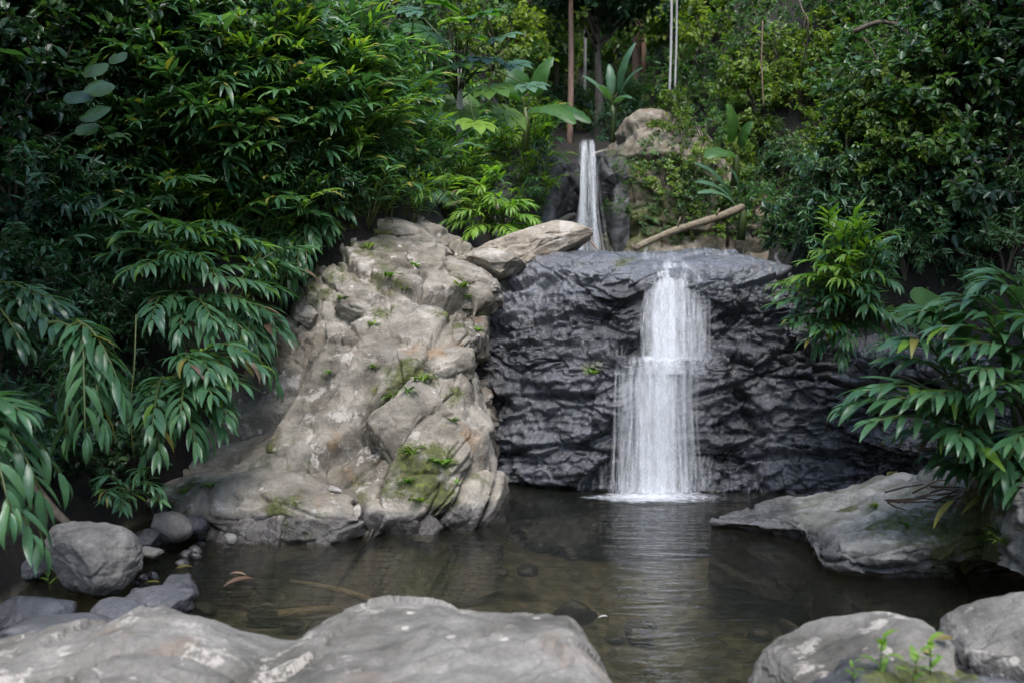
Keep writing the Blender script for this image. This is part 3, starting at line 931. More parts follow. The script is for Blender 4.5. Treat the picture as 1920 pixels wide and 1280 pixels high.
# --- foreground rocks
def build_fore():
    crest = [(-160, 1200), (0, 1192), (90, 1180), (180, 1183), (255, 1153), (360, 1153), (440, 1178), (530, 1202), (590, 1178), (660, 1164), (760, 1155), (850, 1138), (960, 1131), (1045, 1135), (1085, 1158), (1125, 1215), (1160, 1285), (1200, 1400)]
    D = 3.35
    rows = []
    prof = [(0.7, -0.05, 0.18), (1.4, 0.0, 0.12), (2.1, 0.03, 0.05), (2.7, 0.04, 0.02), (3.1, 0.02, 0.0), (3.35, 0.0, 0.0), (3.58, -0.07, 0), (3.78, -0.25, 0), (3.9, -0.75, 0), (3.95, -1.1, 0)]
    for y, dz, flat in prof:
        row = []
        for i, (px, py) in enumerate(crest):
            z = P(px, py, D).z
            x = X(px, D)
            if px > 1060:
                x += (D - y) * 0.02
                z2 = z + dz - max(0, (D - y)) * 0.02
            else:
                z2 = z + dz
            row.append((x, y + 0.12 * math.sin(px * 0.011) * (1 if y > 2.5 else 0), z2))
        rows.append(row)
    def disp(G, N):
        Q = rot2(G + fbm(G * 1.2, 3, 111)[..., None] * 0.35, 0.2, 0.3)
        f1, f2, cid = voronoi(Q * np.array([1.0, 1.1, 1.6]) + 7.7, 112)
        left = sstep(-0.45, -1.0, G[..., 0])
        d = -0.03 * np.exp(-((f2 - f1) / 0.025) ** 2) * left + (cid - 0.5) * 0.05 * left
        _, _, pl = voronoi(Q * np.array([1.5, 1.4, 1.4]) + 2.2, 117, True)
        _, _, pl2 = voronoi(Q * np.array([4.2, 4.0, 4.0]), 118, True)
        d = d + pl * 0.06 + pl2 * 0.022 - 0.015
        pit = np.maximum(0, fbm(G * 9, 3, 116) - 0.28) * 0.06
        return d - pit + fbm(G * 1.5, 3, 113) * 0.04 + fbm(G * 6, 4, 114) * 0.014 + fbm(G * 26, 3, 115) * 0.0045
    o = loft('foreground_rock', np.array(rows), 260, 420, M['fore'], disp, (0, 1, 6), None, 'fore',
             [(P(1080, 1230, 3.2), 0.12, 0.45), (P(250, 1240, 3.1), 0.1, 0.4), (P(1140, 1215, 3.4), 0.05, 0.6)])
    tag(o, 'long smooth pale grey rock across the bottom foreground', 'rock')
    o = boulder('foreground_rock', P(1590, 1292, 3.2), (0.40, 0.36, 0.17), (0.05, -0.30, 0.3), 121, M['fore'], None, 'f2', sub=6, cuts=12, cut_lo=0.6, rough=0.06, crack=0.012, fine=1.5)
    tag(o, 'rounded grey rock with white lichen at bottom right, seedlings beside it', 'rock')
    o = boulder('foreground_rock', P(1680, 1196, 3.35), (0.13, 0.14, 0.07), (0.1, 0.12, 0.1), 122, M['fore'], None, 'f3', sub=5, cuts=7)
    tag(o, 'small brown-grey rock lump perched behind the bottom right rounded rock', 'rock')
    o = boulder('foreground_rock', P(1925, 1235, 3.4), (0.40, 0.34, 0.19), (0.05, -0.28, -0.2), 123, M['fore'], None, 'f4', sub=6, cuts=12, cut_lo=0.6, crack=0.012, fine=1.5, wetf=lambda V: sstep(0.36, 0.28, V[:, 2]))
    tag(o, 'brown-grey rock cut off by the right edge at the bottom', 'rock')
    o = boulder('foreground_rock', P(1800, 1345, 3.0), (0.5, 0.35, 0.16), (0.05, 0.05, 0.0), 124, M['dark'], None, 'f5', sub=6, cuts=12, cut_lo=0.5, crack=0.03, fine=3,
                moss=[(P(1790, 1262, 2.9), 0.35, 0.65)])
    tag(o, 'dark mossy stone in the hollow at the bottom right corner', 'rock')
build_fore()

# --- loose stones on the left shore
def build_stones():
    def st(px, py, d, dims, rot, seed, mat, label, name='boulder', **kw):
        kw.setdefault('cuts', 8)
        o = boulder(name, P(px, py, d), dims, rot, seed, M[mat], None, 's%d' % seed, **kw)
        tag(o, label, 'stone', 'loose stones on the left shore')
    st(174, 1042, 4.95, (0.25, 0.25, 0.215), (0.15, 0.2, 0.9), 131, 'stone', 'big rounded grey-brown boulder standing on the left shore', sub=6, cuts=12, cut_lo=0.6, crack=0.012, fine=1.6, wetf=lambda V: sstep(0.16, 0.02, V[:, 2]))
    st(316, 990, 5.75, (0.135, 0.13, 0.10), (0.1, 0.25, 0.4), 132, 'stone', 'pale angular stone right of the big rounded boulder', 'stone', cut_lo=0.55)
    st(268, 1012, 5.45, (0.10, 0.10, 0.07), (0.2, 0.0, 0.1), 133, 'dark', 'black wet stone between big boulder and pale angular stone', 'stone', cut_lo=0.55)
    st(60, 1150, 4.35, (0.19, 0.15, 0.085), (0.1, -0.1, 0.2), 134, 'dark', 'flat dark blue-grey stone at left edge above the foreground rock', 'stone', cut_lo=0.6)
    st(285, 1140, 4.45, (0.21, 0.16, 0.10), (0.0, -0.25, 0.35), 135, 'dark', 'dark grey slanting stone in the water below the big boulder', 'stone', cut_lo=0.55, crack=0.03)
    st(335, 1105, 4.6, (0.10, 0.10, 0.075), (0.2, 0.3, 0.7), 136, 'dark', 'small grey blocky stone with a yellow leaf beside it', 'stone', cut_lo=0.5, cuts=10)
    st(365, 985, 5.9, (0.08, 0.09, 0.06), (0.2, 0.3, 0.1), 137, 'dark', 'small dark stone with brown leaf right of the pale angular stone', 'stone')
    st(432, 1010, 5.75, (0.045, 0.05, 0.03), (0.2, 0.3, 0.1), 138, 'stone', 'tiny pale stone breaking the water left of the outcrop', 'stone')
    st(225, 1155, 4.25, (0.13, 0.14, 0.07), (0.1, 0.2, 0.6), 139, 'dark', 'low wet stone between the slanting stone and foreground rock', 'stone')
    st(120, 1200, 3.95, (0.28, 0.2, 0.10), (0.0, 0.05, 0.1), 140, 'dark', 'dark low rock behind the foreground rock at lower left', 'stone')
    st(20, 1060, 5.2, (0.2, 0.2, 0.08), (0.0, 0.1, 0.1), 141, 'dark', 'dark stone in shade at left edge beside the big boulder', 'stone')
    st(285, 1035, 5.25, (0.07, 0.06, 0.03), (0.0, 0.2, 0.3), 142, 'stone', 'flat brown stone at the foot of the big boulder', 'stone')
    rg = random.Random(15)
    for i in range(18):
        px, py = rg.uniform(215, 450), rg.uniform(985, 1100)
        p = PZ(px, py, rg.uniform(-0.02, 0.01))
        q = rg.uniform(0.018, 0.045)
        o = boulder('pebble', p, (q, q * 0.85, q * 0.6), (rg.random(), rg.random() * 0.4, rg.random() * 3), 350 + i, M[rg.choice(['stone', 'dark', 'stone'])], sub=3, cuts=7)
        tag(o, None, 'stone', 'pebbles on the left shore')
        PENDING.append((o, 'small pebble', 'in the shallows by the left shore stones' if py > 1040 else 'at the water edge below the outcrop', px, py))
    # submerged stones in the pool
    rg = random.Random(5)
    for i in range(26):
        px, py = rg.uniform(380, 1500), rg.uniform(1010, 1200)
        p = PZ(px, py, -0.36)
        s = rg.uniform(0.05, 0.16)
        o = boulder('sunken_stone', p, (s, s * 0.8, s * 0.5), (rg.random(), rg.random() * 0.3, rg.random() * 3), 300 + i, M['stone'], sub=3, cuts=6)
        tag(o, None, 'stone', 'stones on the pool bed')
        PENDING.append((o, 'brown sunken stone', 'on the near pool bed' if py > 1130 else ('in the middle of the pool bed' if py > 1065 else 'on the far pool bed'), px, py))
build_stones()

# ------------------------------------------------------------------ waterfalls
def sheet(name, path, mats, parent, nu=60, nv=120, edge=0.3, seed=0, layers=3, dens=(0, 0, 0)):
    """path: rows of (xl, xr, y, z, flow) from top to bottom; each layer is a mesh"""
    A = crom(np.array(path), nv, 0)
    for k in range(layers):
        u = np.linspace(0, 1, nu)
        v = np.linspace(0, 1, nv)
        uu, vv = np.meshgrid(u, v)
        grow = 0.012 * k
        x = (A[:, 0:1] - grow) * (1 - uu) + (A[:, 1:2] + grow) * uu
        y = A[:, 2:3] - 0.022 * k - 0.035 * np.sin(uu * math.pi) + 0 * uu
        z = A[:, 3:4] + 0 * uu
        q = np.stack([uu * 9 + seed, vv * 1.6, np.full_like(uu, k * 3.3 + seed)], -1)
        y = y + fbm(q, 3, 7 + k) * 0.02
        x = x + fbm(q * np.array([1, 2.2, 1]), 3, 17 + k) * 0.015
        e = np.minimum(uu, 1 - uu) / edge
        wob = fbm(np.stack([uu * 5 + seed, vv * 2.2, np.full_like(uu, seed + k)], -1), 3, 3) * 0.22
        fl = A[:, 4:5] - 0.22 * (1 - sstep(0, 1, e)) + wob
        ends = sstep(0, 0.04, vv)
        fl = fl - 0.2 * (1 - ends)
        wid = float(np.mean(A[:, 1] - A[:, 0]))
        hh = float(abs(A[0, 3] - A[-1, 3]))
        me = mesh_np(name, np.stack([x, y, z], -1), grid_faces(nv, nu), mats[k % len(mats)], attrs={'flow': fl},
                     uv=np.stack([uu.ravel() * wid, vv.ravel() * hh], -1))
        obj(name, me, parent)

def foam_mat():
    m, nt, out = new_mat('foam')
    k = NT(nt)
    pos = k.n('NewGeometry').outputs['Position']
    n = k.noise(k.mapv(pos, scale=(1, 2.2, 1)), 16, 5, 0.7)
    a = k.ramp(k.math('ADD', k.math('MULTIPLY', k.attr('flow'), 0.75), k.math('SUBTRACT', n, 0.5)), [(0.18, 0.0), (0.9, 0.85)])
    d = k.n('BsdfDiffuse')
    d.inputs[0].default_value = (0.85, 0.86, 0.88, 1)
    t = k.n('BsdfTransparent')
    x = k.n('MixShader')
    k.l(a, x.inputs[0])
    k.l(t.outputs[0], x.inputs[1])
    k.l(d.outputs[0], x.inputs[2])
    k.l(x.outputs[0], out.inputs[0])
    return m

FM = [fall_mat('white_water', 26, 0.50, seed=0.0), fall_mat('white_water_threads', 44, 0.47, seed=3.1), fall_mat('white_water_spray', 60, 0.45, vs_=1.5, seed=7.7)]

def strand_mat():
    m, nt, out = new_mat('water_strands')
    k = NT(nt)
    uv = k.n('UVMap').outputs[0]
    sx = k.n('SeparateXYZ')
    k.l(uv, sx.inputs[0])
    u = k.math('SUBTRACT', k.math('MULTIPLY', sx.outputs[0], 2.0), 1.0)
    fade = k.math('SUBTRACT', 1.0, k.math('MULTIPLY', u, u))
    n = k.noise(k.mapv(uv, scale=(1.6, 2.6, 1)), 1.0, 4, 0.65)
    a = k.math('MULTIPLY', k.math('MULTIPLY', fade, k.attr('tint')), k.ramp(n, [(0.34, 0.12), (0.62, 1.0)]), clamp=True)
    df = k.n('BsdfDiffuse')
    df.inputs[0].default_value = (0.93, 0.94, 0.95, 1)
    tl = k.n('BsdfTranslucent')
    tl.inputs[0].default_value = (0.95, 0.96, 0.97, 1)
    ms = k.n('MixShader')
    ms.inputs[0].default_value = 0.4
    k.l(df.outputs[0], ms.inputs[1])
    k.l(tl.outputs[0], ms.inputs[2])
    tr = k.n('BsdfTransparent')
    mx = k.n('MixShader')
    k.l(a, mx.inputs[0])
    k.l(tr.outputs[0], mx.inputs[1])
    k.l(ms.outputs[0], mx.inputs[2])
    k.l(mx.outputs[0], out.inputs[0])
    return m
STRAND = strand_mat()

def strands(name, parent, off, n, draw, path, seed, wid=(0.006, 0.03), op=(0.10, 0.46), nv=14, core=None):
    """falling threads. path: (py, depth, spread) from top to bottom; draw(rng) -> photo column at mid fall"""
    rg_ = random.Random(seed)
    V, F, T, U = [], [], [], []
    pa = crom(np.array(path, float), 60, 0)
    mid = sum(p[0] for p in path) / len(path)
    for i in range(n):
        px = draw(rg_)
        s0, s1 = max(0, rg_.gauss(0.02, 0.05)), 1.0
        q = rg_.random()
        if q < (0.22 if core else 0.75):
            s0 = rg_.uniform(0, 0.7)
        elif q < 0.4:
            s1 = rg_.uniform(0.4, 1.0)
        w = rg_.uniform(*wid) * (1.6 if rg_.random() < 0.12 else 1)
        o = rg_.uniform(*op)
        if core:                       # (column, half width): the heart of the fall is thick and white, its sides thin
            g = math.exp(-((px - core[0]) / core[1]) ** 2)
            o *= 0.35 + 0.75 * g
            w *= 0.8 + 1.9 * g
        dy = rg_.uniform(-0.07, 0.015)
        ph, am, fq = rg_.uniform(0, 6), rg_.uniform(0, 4.5), rg_.uniform(4, 13)
        kx = rg_.gauss(0, 4)
        base = len(V)
        for j in range(nv):
            t = s0 + (s1 - s0) * j / (nv - 1)
            py, d, sp = pa[min(59, int(t * 59))][:3]
            c = path[0][3] if len(path[0]) > 3 else 1250
            x = c + (px - c) * sp + am * math.sin(ph + t * fq) + kx * t
            p = P(x, py, d) - off
            fo = o * min(1, 4 * (j + 0.3) / nv) * (min(1, 3 * (nv - 1 - j + 0.4) / nv) if s1 < 0.99 else 1)
            for kx_, uu in ((-0.5, 0.0), (0.0, 0.5), (0.5, 1.0)):
                V.append((p.x + kx_ * w, p.y + dy - (0.25 * w if uu == 0.5 else 0), p.z))
                T.append(fo)
                U.append((uu, t * 3.0 + i * 0.37))
        for j in range(nv - 1):
            a = base + j * 3
            F += [(a, a + 1, a + 4, a + 3), (a + 1, a + 2, a + 5, a + 4)]
    me = mesh_np(name, np.array(V), np.array(F), STRAND, attrs={'tint': T}, uv=np.array(U))
    return obj(name, me, parent)

def build_falls():
    root = thing('waterfall', 'white waterfall dropping in two steps over the black cliff into the pool', 'waterfall', (1.2, 7.3, 0))
    def loc(a):
        return [(l, r, y - 7.3, z, f) for l, r, y, z, f in a]
    root_off = 1.2
    def pth(rows):   # (pxl, pxr, py, d, flow)
        o = []
        for pl, pr_, py, d, f in rows:
            a, b = P(pl, py, d), P(pr_, py, d)
            o.append((a.x - root_off, b.x - root_off, d - 7.3, a.z, f))
        return o
    off = Vector((1.2, 7.3, 0))
    thin = [fall_mat('water_veil', 30, 0.40, seed=1.3)]
    def mixd(parts):
        def f(r):
            q = r.random()
            for wgt, kind, a_, b_ in parts:
                if q < wgt:
                    return r.gauss(a_, b_) if kind == 'g' else r.uniform(a_, b_)
                q -= wgt
            return r.uniform(1210, 1325)
        return f
    up = [(486, 8.18, 1.0, 1262), (500, 8.02, 1.0, 1262), (530, 7.9, 1.0, 1262), (580, 7.80, 1.02, 1262), (630, 7.68, 1.03, 1262), (674, 7.58, 1.05, 1262)]
    strands('upper_cascade', root, off, 150, mixd([(0.48, 'g', 1244, 17), (0.15, 'g', 1316, 7), (0.12, 'g', 1282, 10), (0.25, 'u', 1208, 1324)]), up, 1, core=(1252, 48))
    sheet('upper_veil', pth([(1218, 1326, 492, 8.1, -0.1), (1214, 1325, 530, 7.94, 0.0), (1208, 1325, 600, 7.8, 0.0), (1204, 1325, 670, 7.64, 0.02)]), thin, root, seed=1, layers=1)
    lg = [(664, 7.66, 1.0, 1250), (669, 7.6, 1.0, 1250), (674, 7.55, 1.02, 1250), (684, 7.52, 1.03, 1250), (700, 7.5, 1.04, 1250)]
    strands('ledge_water', root, off, 90, mixd([(0.8, 'u', 1186, 1322), (0.2, 'g', 1240, 30)]), lg, 2, wid=(0.01, 0.035), op=(0.15, 0.55), nv=8, core=(1246, 40))
    lo = [(676, 7.52, 0.96, 1232), (700, 7.49, 0.98, 1232), (750, 7.44, 1.0, 1232), (810, 7.38, 1.02, 1232), (860, 7.33, 1.05, 1232), (900, 7.28, 1.07, 1232), (922, 7.24, 1.08, 1232)]
    strands('lower_cascade', root, off, 210, mixd([(0.44, 'g', 1233, 24), (0.14, 'g', 1176, 14), (0.34, 'u', 1150, 1298), (0.08, 'g', 1288, 10)]), lo, 3, core=(1228, 46))
    sheet('lower_veil', pth([(1158, 1312, 684, 7.53, -0.08), (1152, 1306, 730, 7.47, -0.02), (1150, 1302, 800, 7.40, 0.0), (1148, 1304, 870, 7.34, 0.02), (1144, 1308, 920, 7.27, 0.06)]), thin, root, seed=12, layers=1)
    sp = [(850, 7.40, 1.0, 1310), (870, 7.37, 1.0, 1310), (895, 7.33, 1.05, 1310), (918, 7.28, 1.1, 1310)]
    strands('side_trickle', root, off, 30, lambda r: r.gauss(1312, 22), sp, 4, op=(0.04, 0.2), nv=8)
    sp = [(850, 7.42, 1.0, 1120), (880, 7.4, 1.0, 1120), (915, 7.36, 1.05, 1120)]
    strands('side_trickle', root, off, 16, lambda r: r.uniform(1090, 1165), sp, 5, op=(0.03, 0.12), nv=8)
    film = [(462, 8.5, 1.0, 1250), (474, 8.3, 1.0, 1250), (490, 8.14, 1.0, 1250), (515, 7.98, 1.0, 1250)]
    strands('lip_water', root, off, 90, lambda r: r.gauss(1275, 60), film, 6, wid=(0.008, 0.04), op=(0.05, 0.22), nv=8)
    # foam where it lands: low uneven froth
    nu, nv = 140, 26
    u, v = np.meshgrid(np.linspace(0, 1, nu), np.linspace(-1, 1, nv))
    x0, x1 = P(1085, 917, 7.25).x, P(1390, 917, 7.25).x
    x = x0 + (x1 - x0) * u
    w = np.sin(u * math.pi) ** 0.6 * 0.26
    y = 7.16 + v * w - 0.02 * np.sin(u * 9)
    n = fbm(np.stack([x * 14, y * 14, x * 0], -1), 3, 4)
    z = 0.006 + np.maximum(0, (1 - v * v)) * (0.012 + 0.03 * n) * np.sin(u * math.pi)
    fl = np.clip(1 - v * v, 0, 1) * np.clip(1.15 - 2.0 * np.abs(u - 0.44), 0, 1)
    me = mesh_np('foam', np.stack([x - 1.2, y - 7.3, z], -1), grid_faces(nv, nu), foam_mat(), attrs={'flow': fl})
    obj('foam', me, root)
    root2 = thing('waterfall', 'narrow far waterfall between mossy rocks above the stream', 'waterfall', (1.2, 7.3, 0))
    far_ = [(262, 14.35, 0.75, 1102), (275, 14.12, 0.8, 1102), (320, 13.95, 0.9, 1101), (380, 13.85, 1.05, 1100), (430, 13.75, 1.35, 1099), (475, 13.65, 1.6, 1099)]
    strands('cascade', root2, off, 64, mixd([(0.45, 'g', 1094, 5), (0.3, 'g', 1112, 4), (0.25, 'u', 1084, 1120)]), far_, 7, wid=(0.012, 0.05), op=(0.06, 0.42))
build_falls()

# ------------------------------------------------------------------ leaves and shoots
def leaf_geo(L=1.0, W=0.17, droop=0.6, fold=0.25, n=6, pw=0.75, cup=0.0):
    vs_, fs = [], []
    p = Vector((0, 0, 0))
    ang = 0.15
    for i in range(n + 1):
        t = i / n
        w = W * 0.5 * max(0.02, math.sin(math.pi * min(1, t ** pw * 0.985 + 0.012))) ** 0.85
        up = Vector((0, -math.sin(ang), math.cos(ang))) * (fold * w + cup * w)
        vs_ += [p + Vector((-w, 0, 0)) + up, p.copy(), p + Vector((w, 0, 0)) + up]
        ang -= droop / n * (0.5 + t)
        p = p + Vector((0, math.cos(ang), math.sin(ang))) * (L / n)
    for i in range(n):
        a = i * 3
        fs += [(a, a + 1, a + 4, a + 3), (a + 1, a + 2, a + 5, a + 4)]
    return vs_, fs

def leaf_mesh(name, mat, **kw):
    mb = MB()
    v, f = leaf_geo(**kw)
    mb.add(v, f, 0.5)
    return mb.mesh(name, mat)

def frame(origin, ydir, zhint, scale):
    y = Vector(ydir).normalized()
    x = y.cross(Vector(zhint))
    if x.length < 1e-4:
        x = y.cross(Vector((1, 0.2, 0)))
    x.normalize()
    z = x.cross(y)
    m = Matrix((x, y, z)).transposed().to_4x4()
    return Matrix.Translation(origin) @ m @ Matrix.Diagonal((scale, scale, scale, 1))

def bez(b, c, t, s):
    return b * (1 - s) ** 2 + c * 2 * s * (1 - s) + t * s * s

def cane_frames(b, c, t, n, leafL, rg, s0=0.25):
    out = []
    for i in range(n):
        s = s0 + (1 - s0) * (i + 0.5) / n
        p = bez(b, c, t, s)
        T = (bez(b, c, t, min(1, s + 0.02)) - bez(b, c, t, s - 0.02)).normalized()
        S = T.cross(UP)
        if S.length < 0.15:
            S = T.cross(Vector((math.cos(rg.random() * 6), math.sin(rg.random() * 6), 0)))
        S.normalize()
        side = 1 if i % 2 else -1
        al = 1.05 - 0.75 * (i / n) + rg.uniform(-0.15, 0.15)
        d = T * math.cos(al) + S * side * math.sin(al) + UP * rg.uniform(-0.25, 0.08)
        nz = UP * 0.9 - T * 0.25 + Vector((rg.uniform(-.3, .3), rg.uniform(-.3, .3) - 0.12, 0))
        sc = leafL * (0.62 + 0.5 * math.sin(math.pi * (0.2 + 0.62 * (i / n)))) * rg.uniform(0.82, 1.12)
        out.append(frame(p, d, nz, sc))
    T = (t - bez(b, c, t, 0.95)).normalized()
    out.append(frame(t, T + UP * rg.uniform(-0.1, 0.3), UP * 0.8 - T * 0.3, leafL * 0.75))
    return out

GL = {}
for mk in ('ginger', 'ginger_lit', 'deep', 'yellow', 'pale', 'deadleaf'):
    GL[mk] = [leaf_mesh('ginger_leaf', M[mk], W=w, droop=dr, fold=fo) for w, dr, fo in ((0.2, 0.7, 0.3), (0.22, 1.1, 0.2), (0.19, 1.4, 0.35), (0.23, 0.4, 0.25))]

def cane_mesh(b, c, t, r, mat):
    mb = MB()
    pts = [bez(b, c, t, s / 9) for s in range(10)]
    mb.tube(pts, [r * (1 - 0.6 * s / 9) for s in range(10)], 5, 0.5)
    return mb.mesh('cane', mat)

def near_ginger(label, base, shoots, leafL, n, mk='ginger', seed=0, lit=0.08, yel=0.02, group=None, r=0.012, extra=1):
    """a plant whose every leaf is an object: plant > cane > leaf. shoots: (tip px, tip py, tip depth, rise)"""
    rg = random.Random(seed)
    b0 = P(*base)
    root = thing('ginger_plant', label, 'plant', b0, 0, group)
    more = [(t[0] + rg.uniform(-38, 38), t[1] + rg.uniform(-38, 38), t[2] + rg.uniform(-.05, .3), t[3] * rg.uniform(.7, 1.3)) for t in shoots for _ in range(extra)]
    for tp in list(shoots) + more:
        tip = P(tp[0], tp[1], tp[2]) - b0
        bs = Vector((rg.uniform(-.12, .12), rg.uniform(-.12, .12), -0.05))
        c = (bs + tip) * 0.5
        c.z = max(bs.z, tip.z) + tp[3] * 0.8
        c = c + (bs - c) * 0.15
        cn = obj('cane', cane_mesh(bs, c, tip, r, M['cane']), root)
        nn = tp[4] if len(tp) > 4 else n
        for mtx in cane_frames(bs, c, tip, nn, leafL, rg):
            q = rg.random()
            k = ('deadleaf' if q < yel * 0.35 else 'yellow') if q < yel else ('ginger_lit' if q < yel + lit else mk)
            lf = obj('leaf', rg.choice(GL[k]), cn)
            lf.matrix_basis = mtx
    return root

def add_mesh_at(mb, geo, mtx, tint, mi):
    v, f = geo
    mb.add([mtx @ p for p in v], f, tint, mi)

def shoot_variant(seed, mats, H=1.0, reach=0.6, leafL=0.3, n=12, Wd=0.17, s0=0.2):
    rg = random.Random(seed)
    b = Vector((0, 0, 0))
    t = Vector((reach * rg.uniform(0.5, 1.2), rg.uniform(-.15, .15), H * rg.uniform(0.65, 1.1)))
    c = Vector((0.08, 0, H * rg.uniform(0.8, 1.1)))
    mb = MB()
    mb.tube([bez(b, c, t, s / 7) for s in range(8)], [0.011 * (1 - 0.07 * s) for s in range(8)], 4, 0.5, 1)
    for i, m in enumerate(cane_frames(b, c, t, n, leafL, rg, s0)):
        geo = leaf_geo(W=Wd, droop=rg.uniform(0.2, 1.2), fold=rg.uniform(0.15, 0.35), n=5)
        mi = 0
        q = rg.random()
        if len(mats) > 2 and q < 0.012:
            mi = 2
        add_mesh_at(mb, geo, m, rg.random(), mi)
    return mb.mesh('leafy_shoot', mats)

SV = {
    'ginger': [shoot_variant(400 + i, [M['ginger'], M['cane'], M['yellow']], n=12, Wd=0.21) for i in range(8)],
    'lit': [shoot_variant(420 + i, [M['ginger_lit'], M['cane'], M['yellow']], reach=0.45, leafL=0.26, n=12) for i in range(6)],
    'deep': [shoot_variant(440 + i, [M['deep'], M['cane'], M['yellow']], n=13) for i in range(6)],
    'small': [shoot_variant(460 + i, [M['ginger'], M['cane'], M['yellow']], reach=0.5, leafL=0.2, n=17, Wd=0.2) for i in range(6)],
}


def clump(loc, kinds, n, scale, lean, rg, name='ginger_clump', tilt=0.35):
    root = thing(name, None, 'plant', loc, 0)
    for i in range(n):
        k = rg.choice(kinds)
        s = obj('shoot', rg.choice(SV[k]), root)
        a = math.atan2(lean[1], lean[0]) + rg.gauss(0, 0.9)
        s.location = (rg.uniform(-.2, .2) * scale, rg.uniform(-.2, .2) * scale, -0.05)
        s.rotation_euler = (rg.gauss(0, 0.15), rg.uniform(-0.1, tilt), a)
        q = scale * rg.uniform(0.7, 1.15)
        s.scale = (q, q, q)
    return root

# ------------------------------------------------------------------ shrubs and trees
def small_leaf(L, W, fold):
    return ([Vector((0, 0, 0)), Vector((W * .5, L * .3, fold * W)), Vector((W * .42, L * .68, fold * W * .7)), Vector((0, L, -0.12 * L)),
             Vector((-W * .42, L * .68, fold * W * .7)), Vector((-W * .5, L * .3, fold * W))], [(0, 1, 2, 3), (0, 3, 4, 5)])

def foliage_variant(seed, mats, clusters=70, per=13, leafL=0.17, asp=0.5, flat=0.8):
    rg = random.Random(seed)
    mb = MB()
    for c in range(clusters):
        th = rg.uniform(0, 2 * math.pi)
        ct = rg.uniform(-0.75, 1)
        st_ = math.sqrt(1 - ct * ct)
        d = Vector((math.cos(th) * st_, math.sin(th) * st_, ct))
        rr = (0.45 + 0.55 * rg.random() ** 0.5) * (1 + 0.28 * math.sin(3 * th + seed) * st_ + 0.15 * math.sin(7 * ct + seed))
        p = Vector((d.x * rr, d.y * rr, d.z * rr * flat))
        ax = (d + Vector((rg.gauss(0, .4), rg.gauss(0, .4), rg.gauss(0.1, .4)))).normalized()
        ct_t = rg.random()
        ln = leafL * rg.uniform(1.2, 2.2)
        mb.tube([p - ax * ln, p + ax * ln * 0.6], 0.008, 3, 0.4, 1)
        for k in range(per):
            s = rg.random()
            o = p + ax * ln * (s * 1.6 - 0.9)
            w = rg.uniform(0, 2 * math.pi)
            a = ax.orthogonal().normalized()
            b = ax.cross(a)
            ld = (a * math.cos(w) + b * math.sin(w)) + ax * 0.6 + Vector((0, 0, -0.35))
            geo = small_leaf(1.0, asp, rg.uniform(0.1, 0.3))
            m = frame(o, ld, UP + Vector((rg.gauss(0, .35), rg.gauss(0, .35), 0)) + d * 0.4, leafL * rg.uniform(0.65, 1.25))
            add_mesh_at(mb, geo, m, min(1, max(0, ct_t * 0.6 + rg.random() * 0.4)), 0)
    return mb.mesh('foliage', mats)

def stem_variant(seed):
    rg = random.Random(seed)
    mb = MB()
    for i in range(5):
        a = rg.uniform(0, 6.28)
        e = Vector((math.cos(a) * 0.5, math.sin(a) * 0.5, rg.uniform(0.3, 0.8)))
        m = Vector((rg.uniform(-.1, .1), rg.uniform(-.1, .1), 0.0))
        mb.tube([bez(Vector((0, 0, -0.9)), m, e, s / 5) for s in range(6)], [0.04 - 0.006 * s for s in range(6)], 5)
    return mb.mesh('stem', M['bark'])

FV = {
    'broad': [foliage_variant(500 + i, [M['broad'], M['bark']]) for i in range(4)],
    'light': [foliage_variant(520 + i, [M['yellowgreen'], M['bark']], clusters=80, leafL=0.14, asp=0.55) for i in range(4)],
    'deep': [foliage_variant(540 + i, [M['deep'], M['bark']], leafL=0.19) for i in range(4)],
    'fine': [foliage_variant(560 + i, [M['broad'], M['bark']], clusters=110, per=13, leafL=0.10, asp=0.55) for i in range(3)],
    'lance': [foliage_variant(580 + i, [M['ginger'], M['bark']], clusters=90, per=13, leafL=0.18, asp=0.27) for i in range(3)],
}
STEMS = [stem_variant(600 + i) for i in range(4)]

def shrub(loc, kind, scale, rg, name='shrub', lift=0.45):
    root = thing(name, None, 'shrub', loc, rg.uniform(0, 6.28))
    f = obj('foliage', rg.choice(FV[kind]), root)
    f['kind'] = 'stuff'
    q = scale
    f.location = (0, 0, lift * scale)
    f.scale = (q * rg.uniform(.85, 1.15), q * rg.uniform(.85, 1.15), q * rg.uniform(.8, 1.1))
    f.rotation_euler = (rg.gauss(0, .25), rg.gauss(0, .25), 0)
    s = obj('stem', rg.choice(STEMS), root)
    s.location = (0, 0, lift * scale)
    s.scale = (q, q, q)
    return root

def sample_zone(box, n, rg):
    pts = []
    for _ in range(n):
        best, bd = None, -1
        for _ in range(14):
            p = (rg.uniform(box[0], box[2]), rg.uniform(box[1], box[3]))
            d = min([(p[0] - q[0]) ** 2 + (p[1] - q[1]) ** 2 for q in pts] or [1e9])
            if d > bd:
                best, bd = p, d
        pts.append(best)
    return pts

def zone(box, n, kinds, scale, look, place, seed, group, mode='shrub', lean=None, nsh=(11, 16), keys=('ground',), maxd=60):
    rg = random.Random(seed)
    for (px, py) in sample_zone(box, n, rg):
        h = hit(px, py, keys)
        if h is None or h[2] > maxd:
            continue
        loc = h[0]
        sc = rg.uniform(*scale)
        if mode == 'shrub':
            o = shrub(loc, rg.choice(kinds), sc, rg)
        else:
            o = clump(loc, kinds, rg.randint(*nsh), sc, lean, rg)
        o['group'] = group
        PENDING.append((o, look, place, px, py))

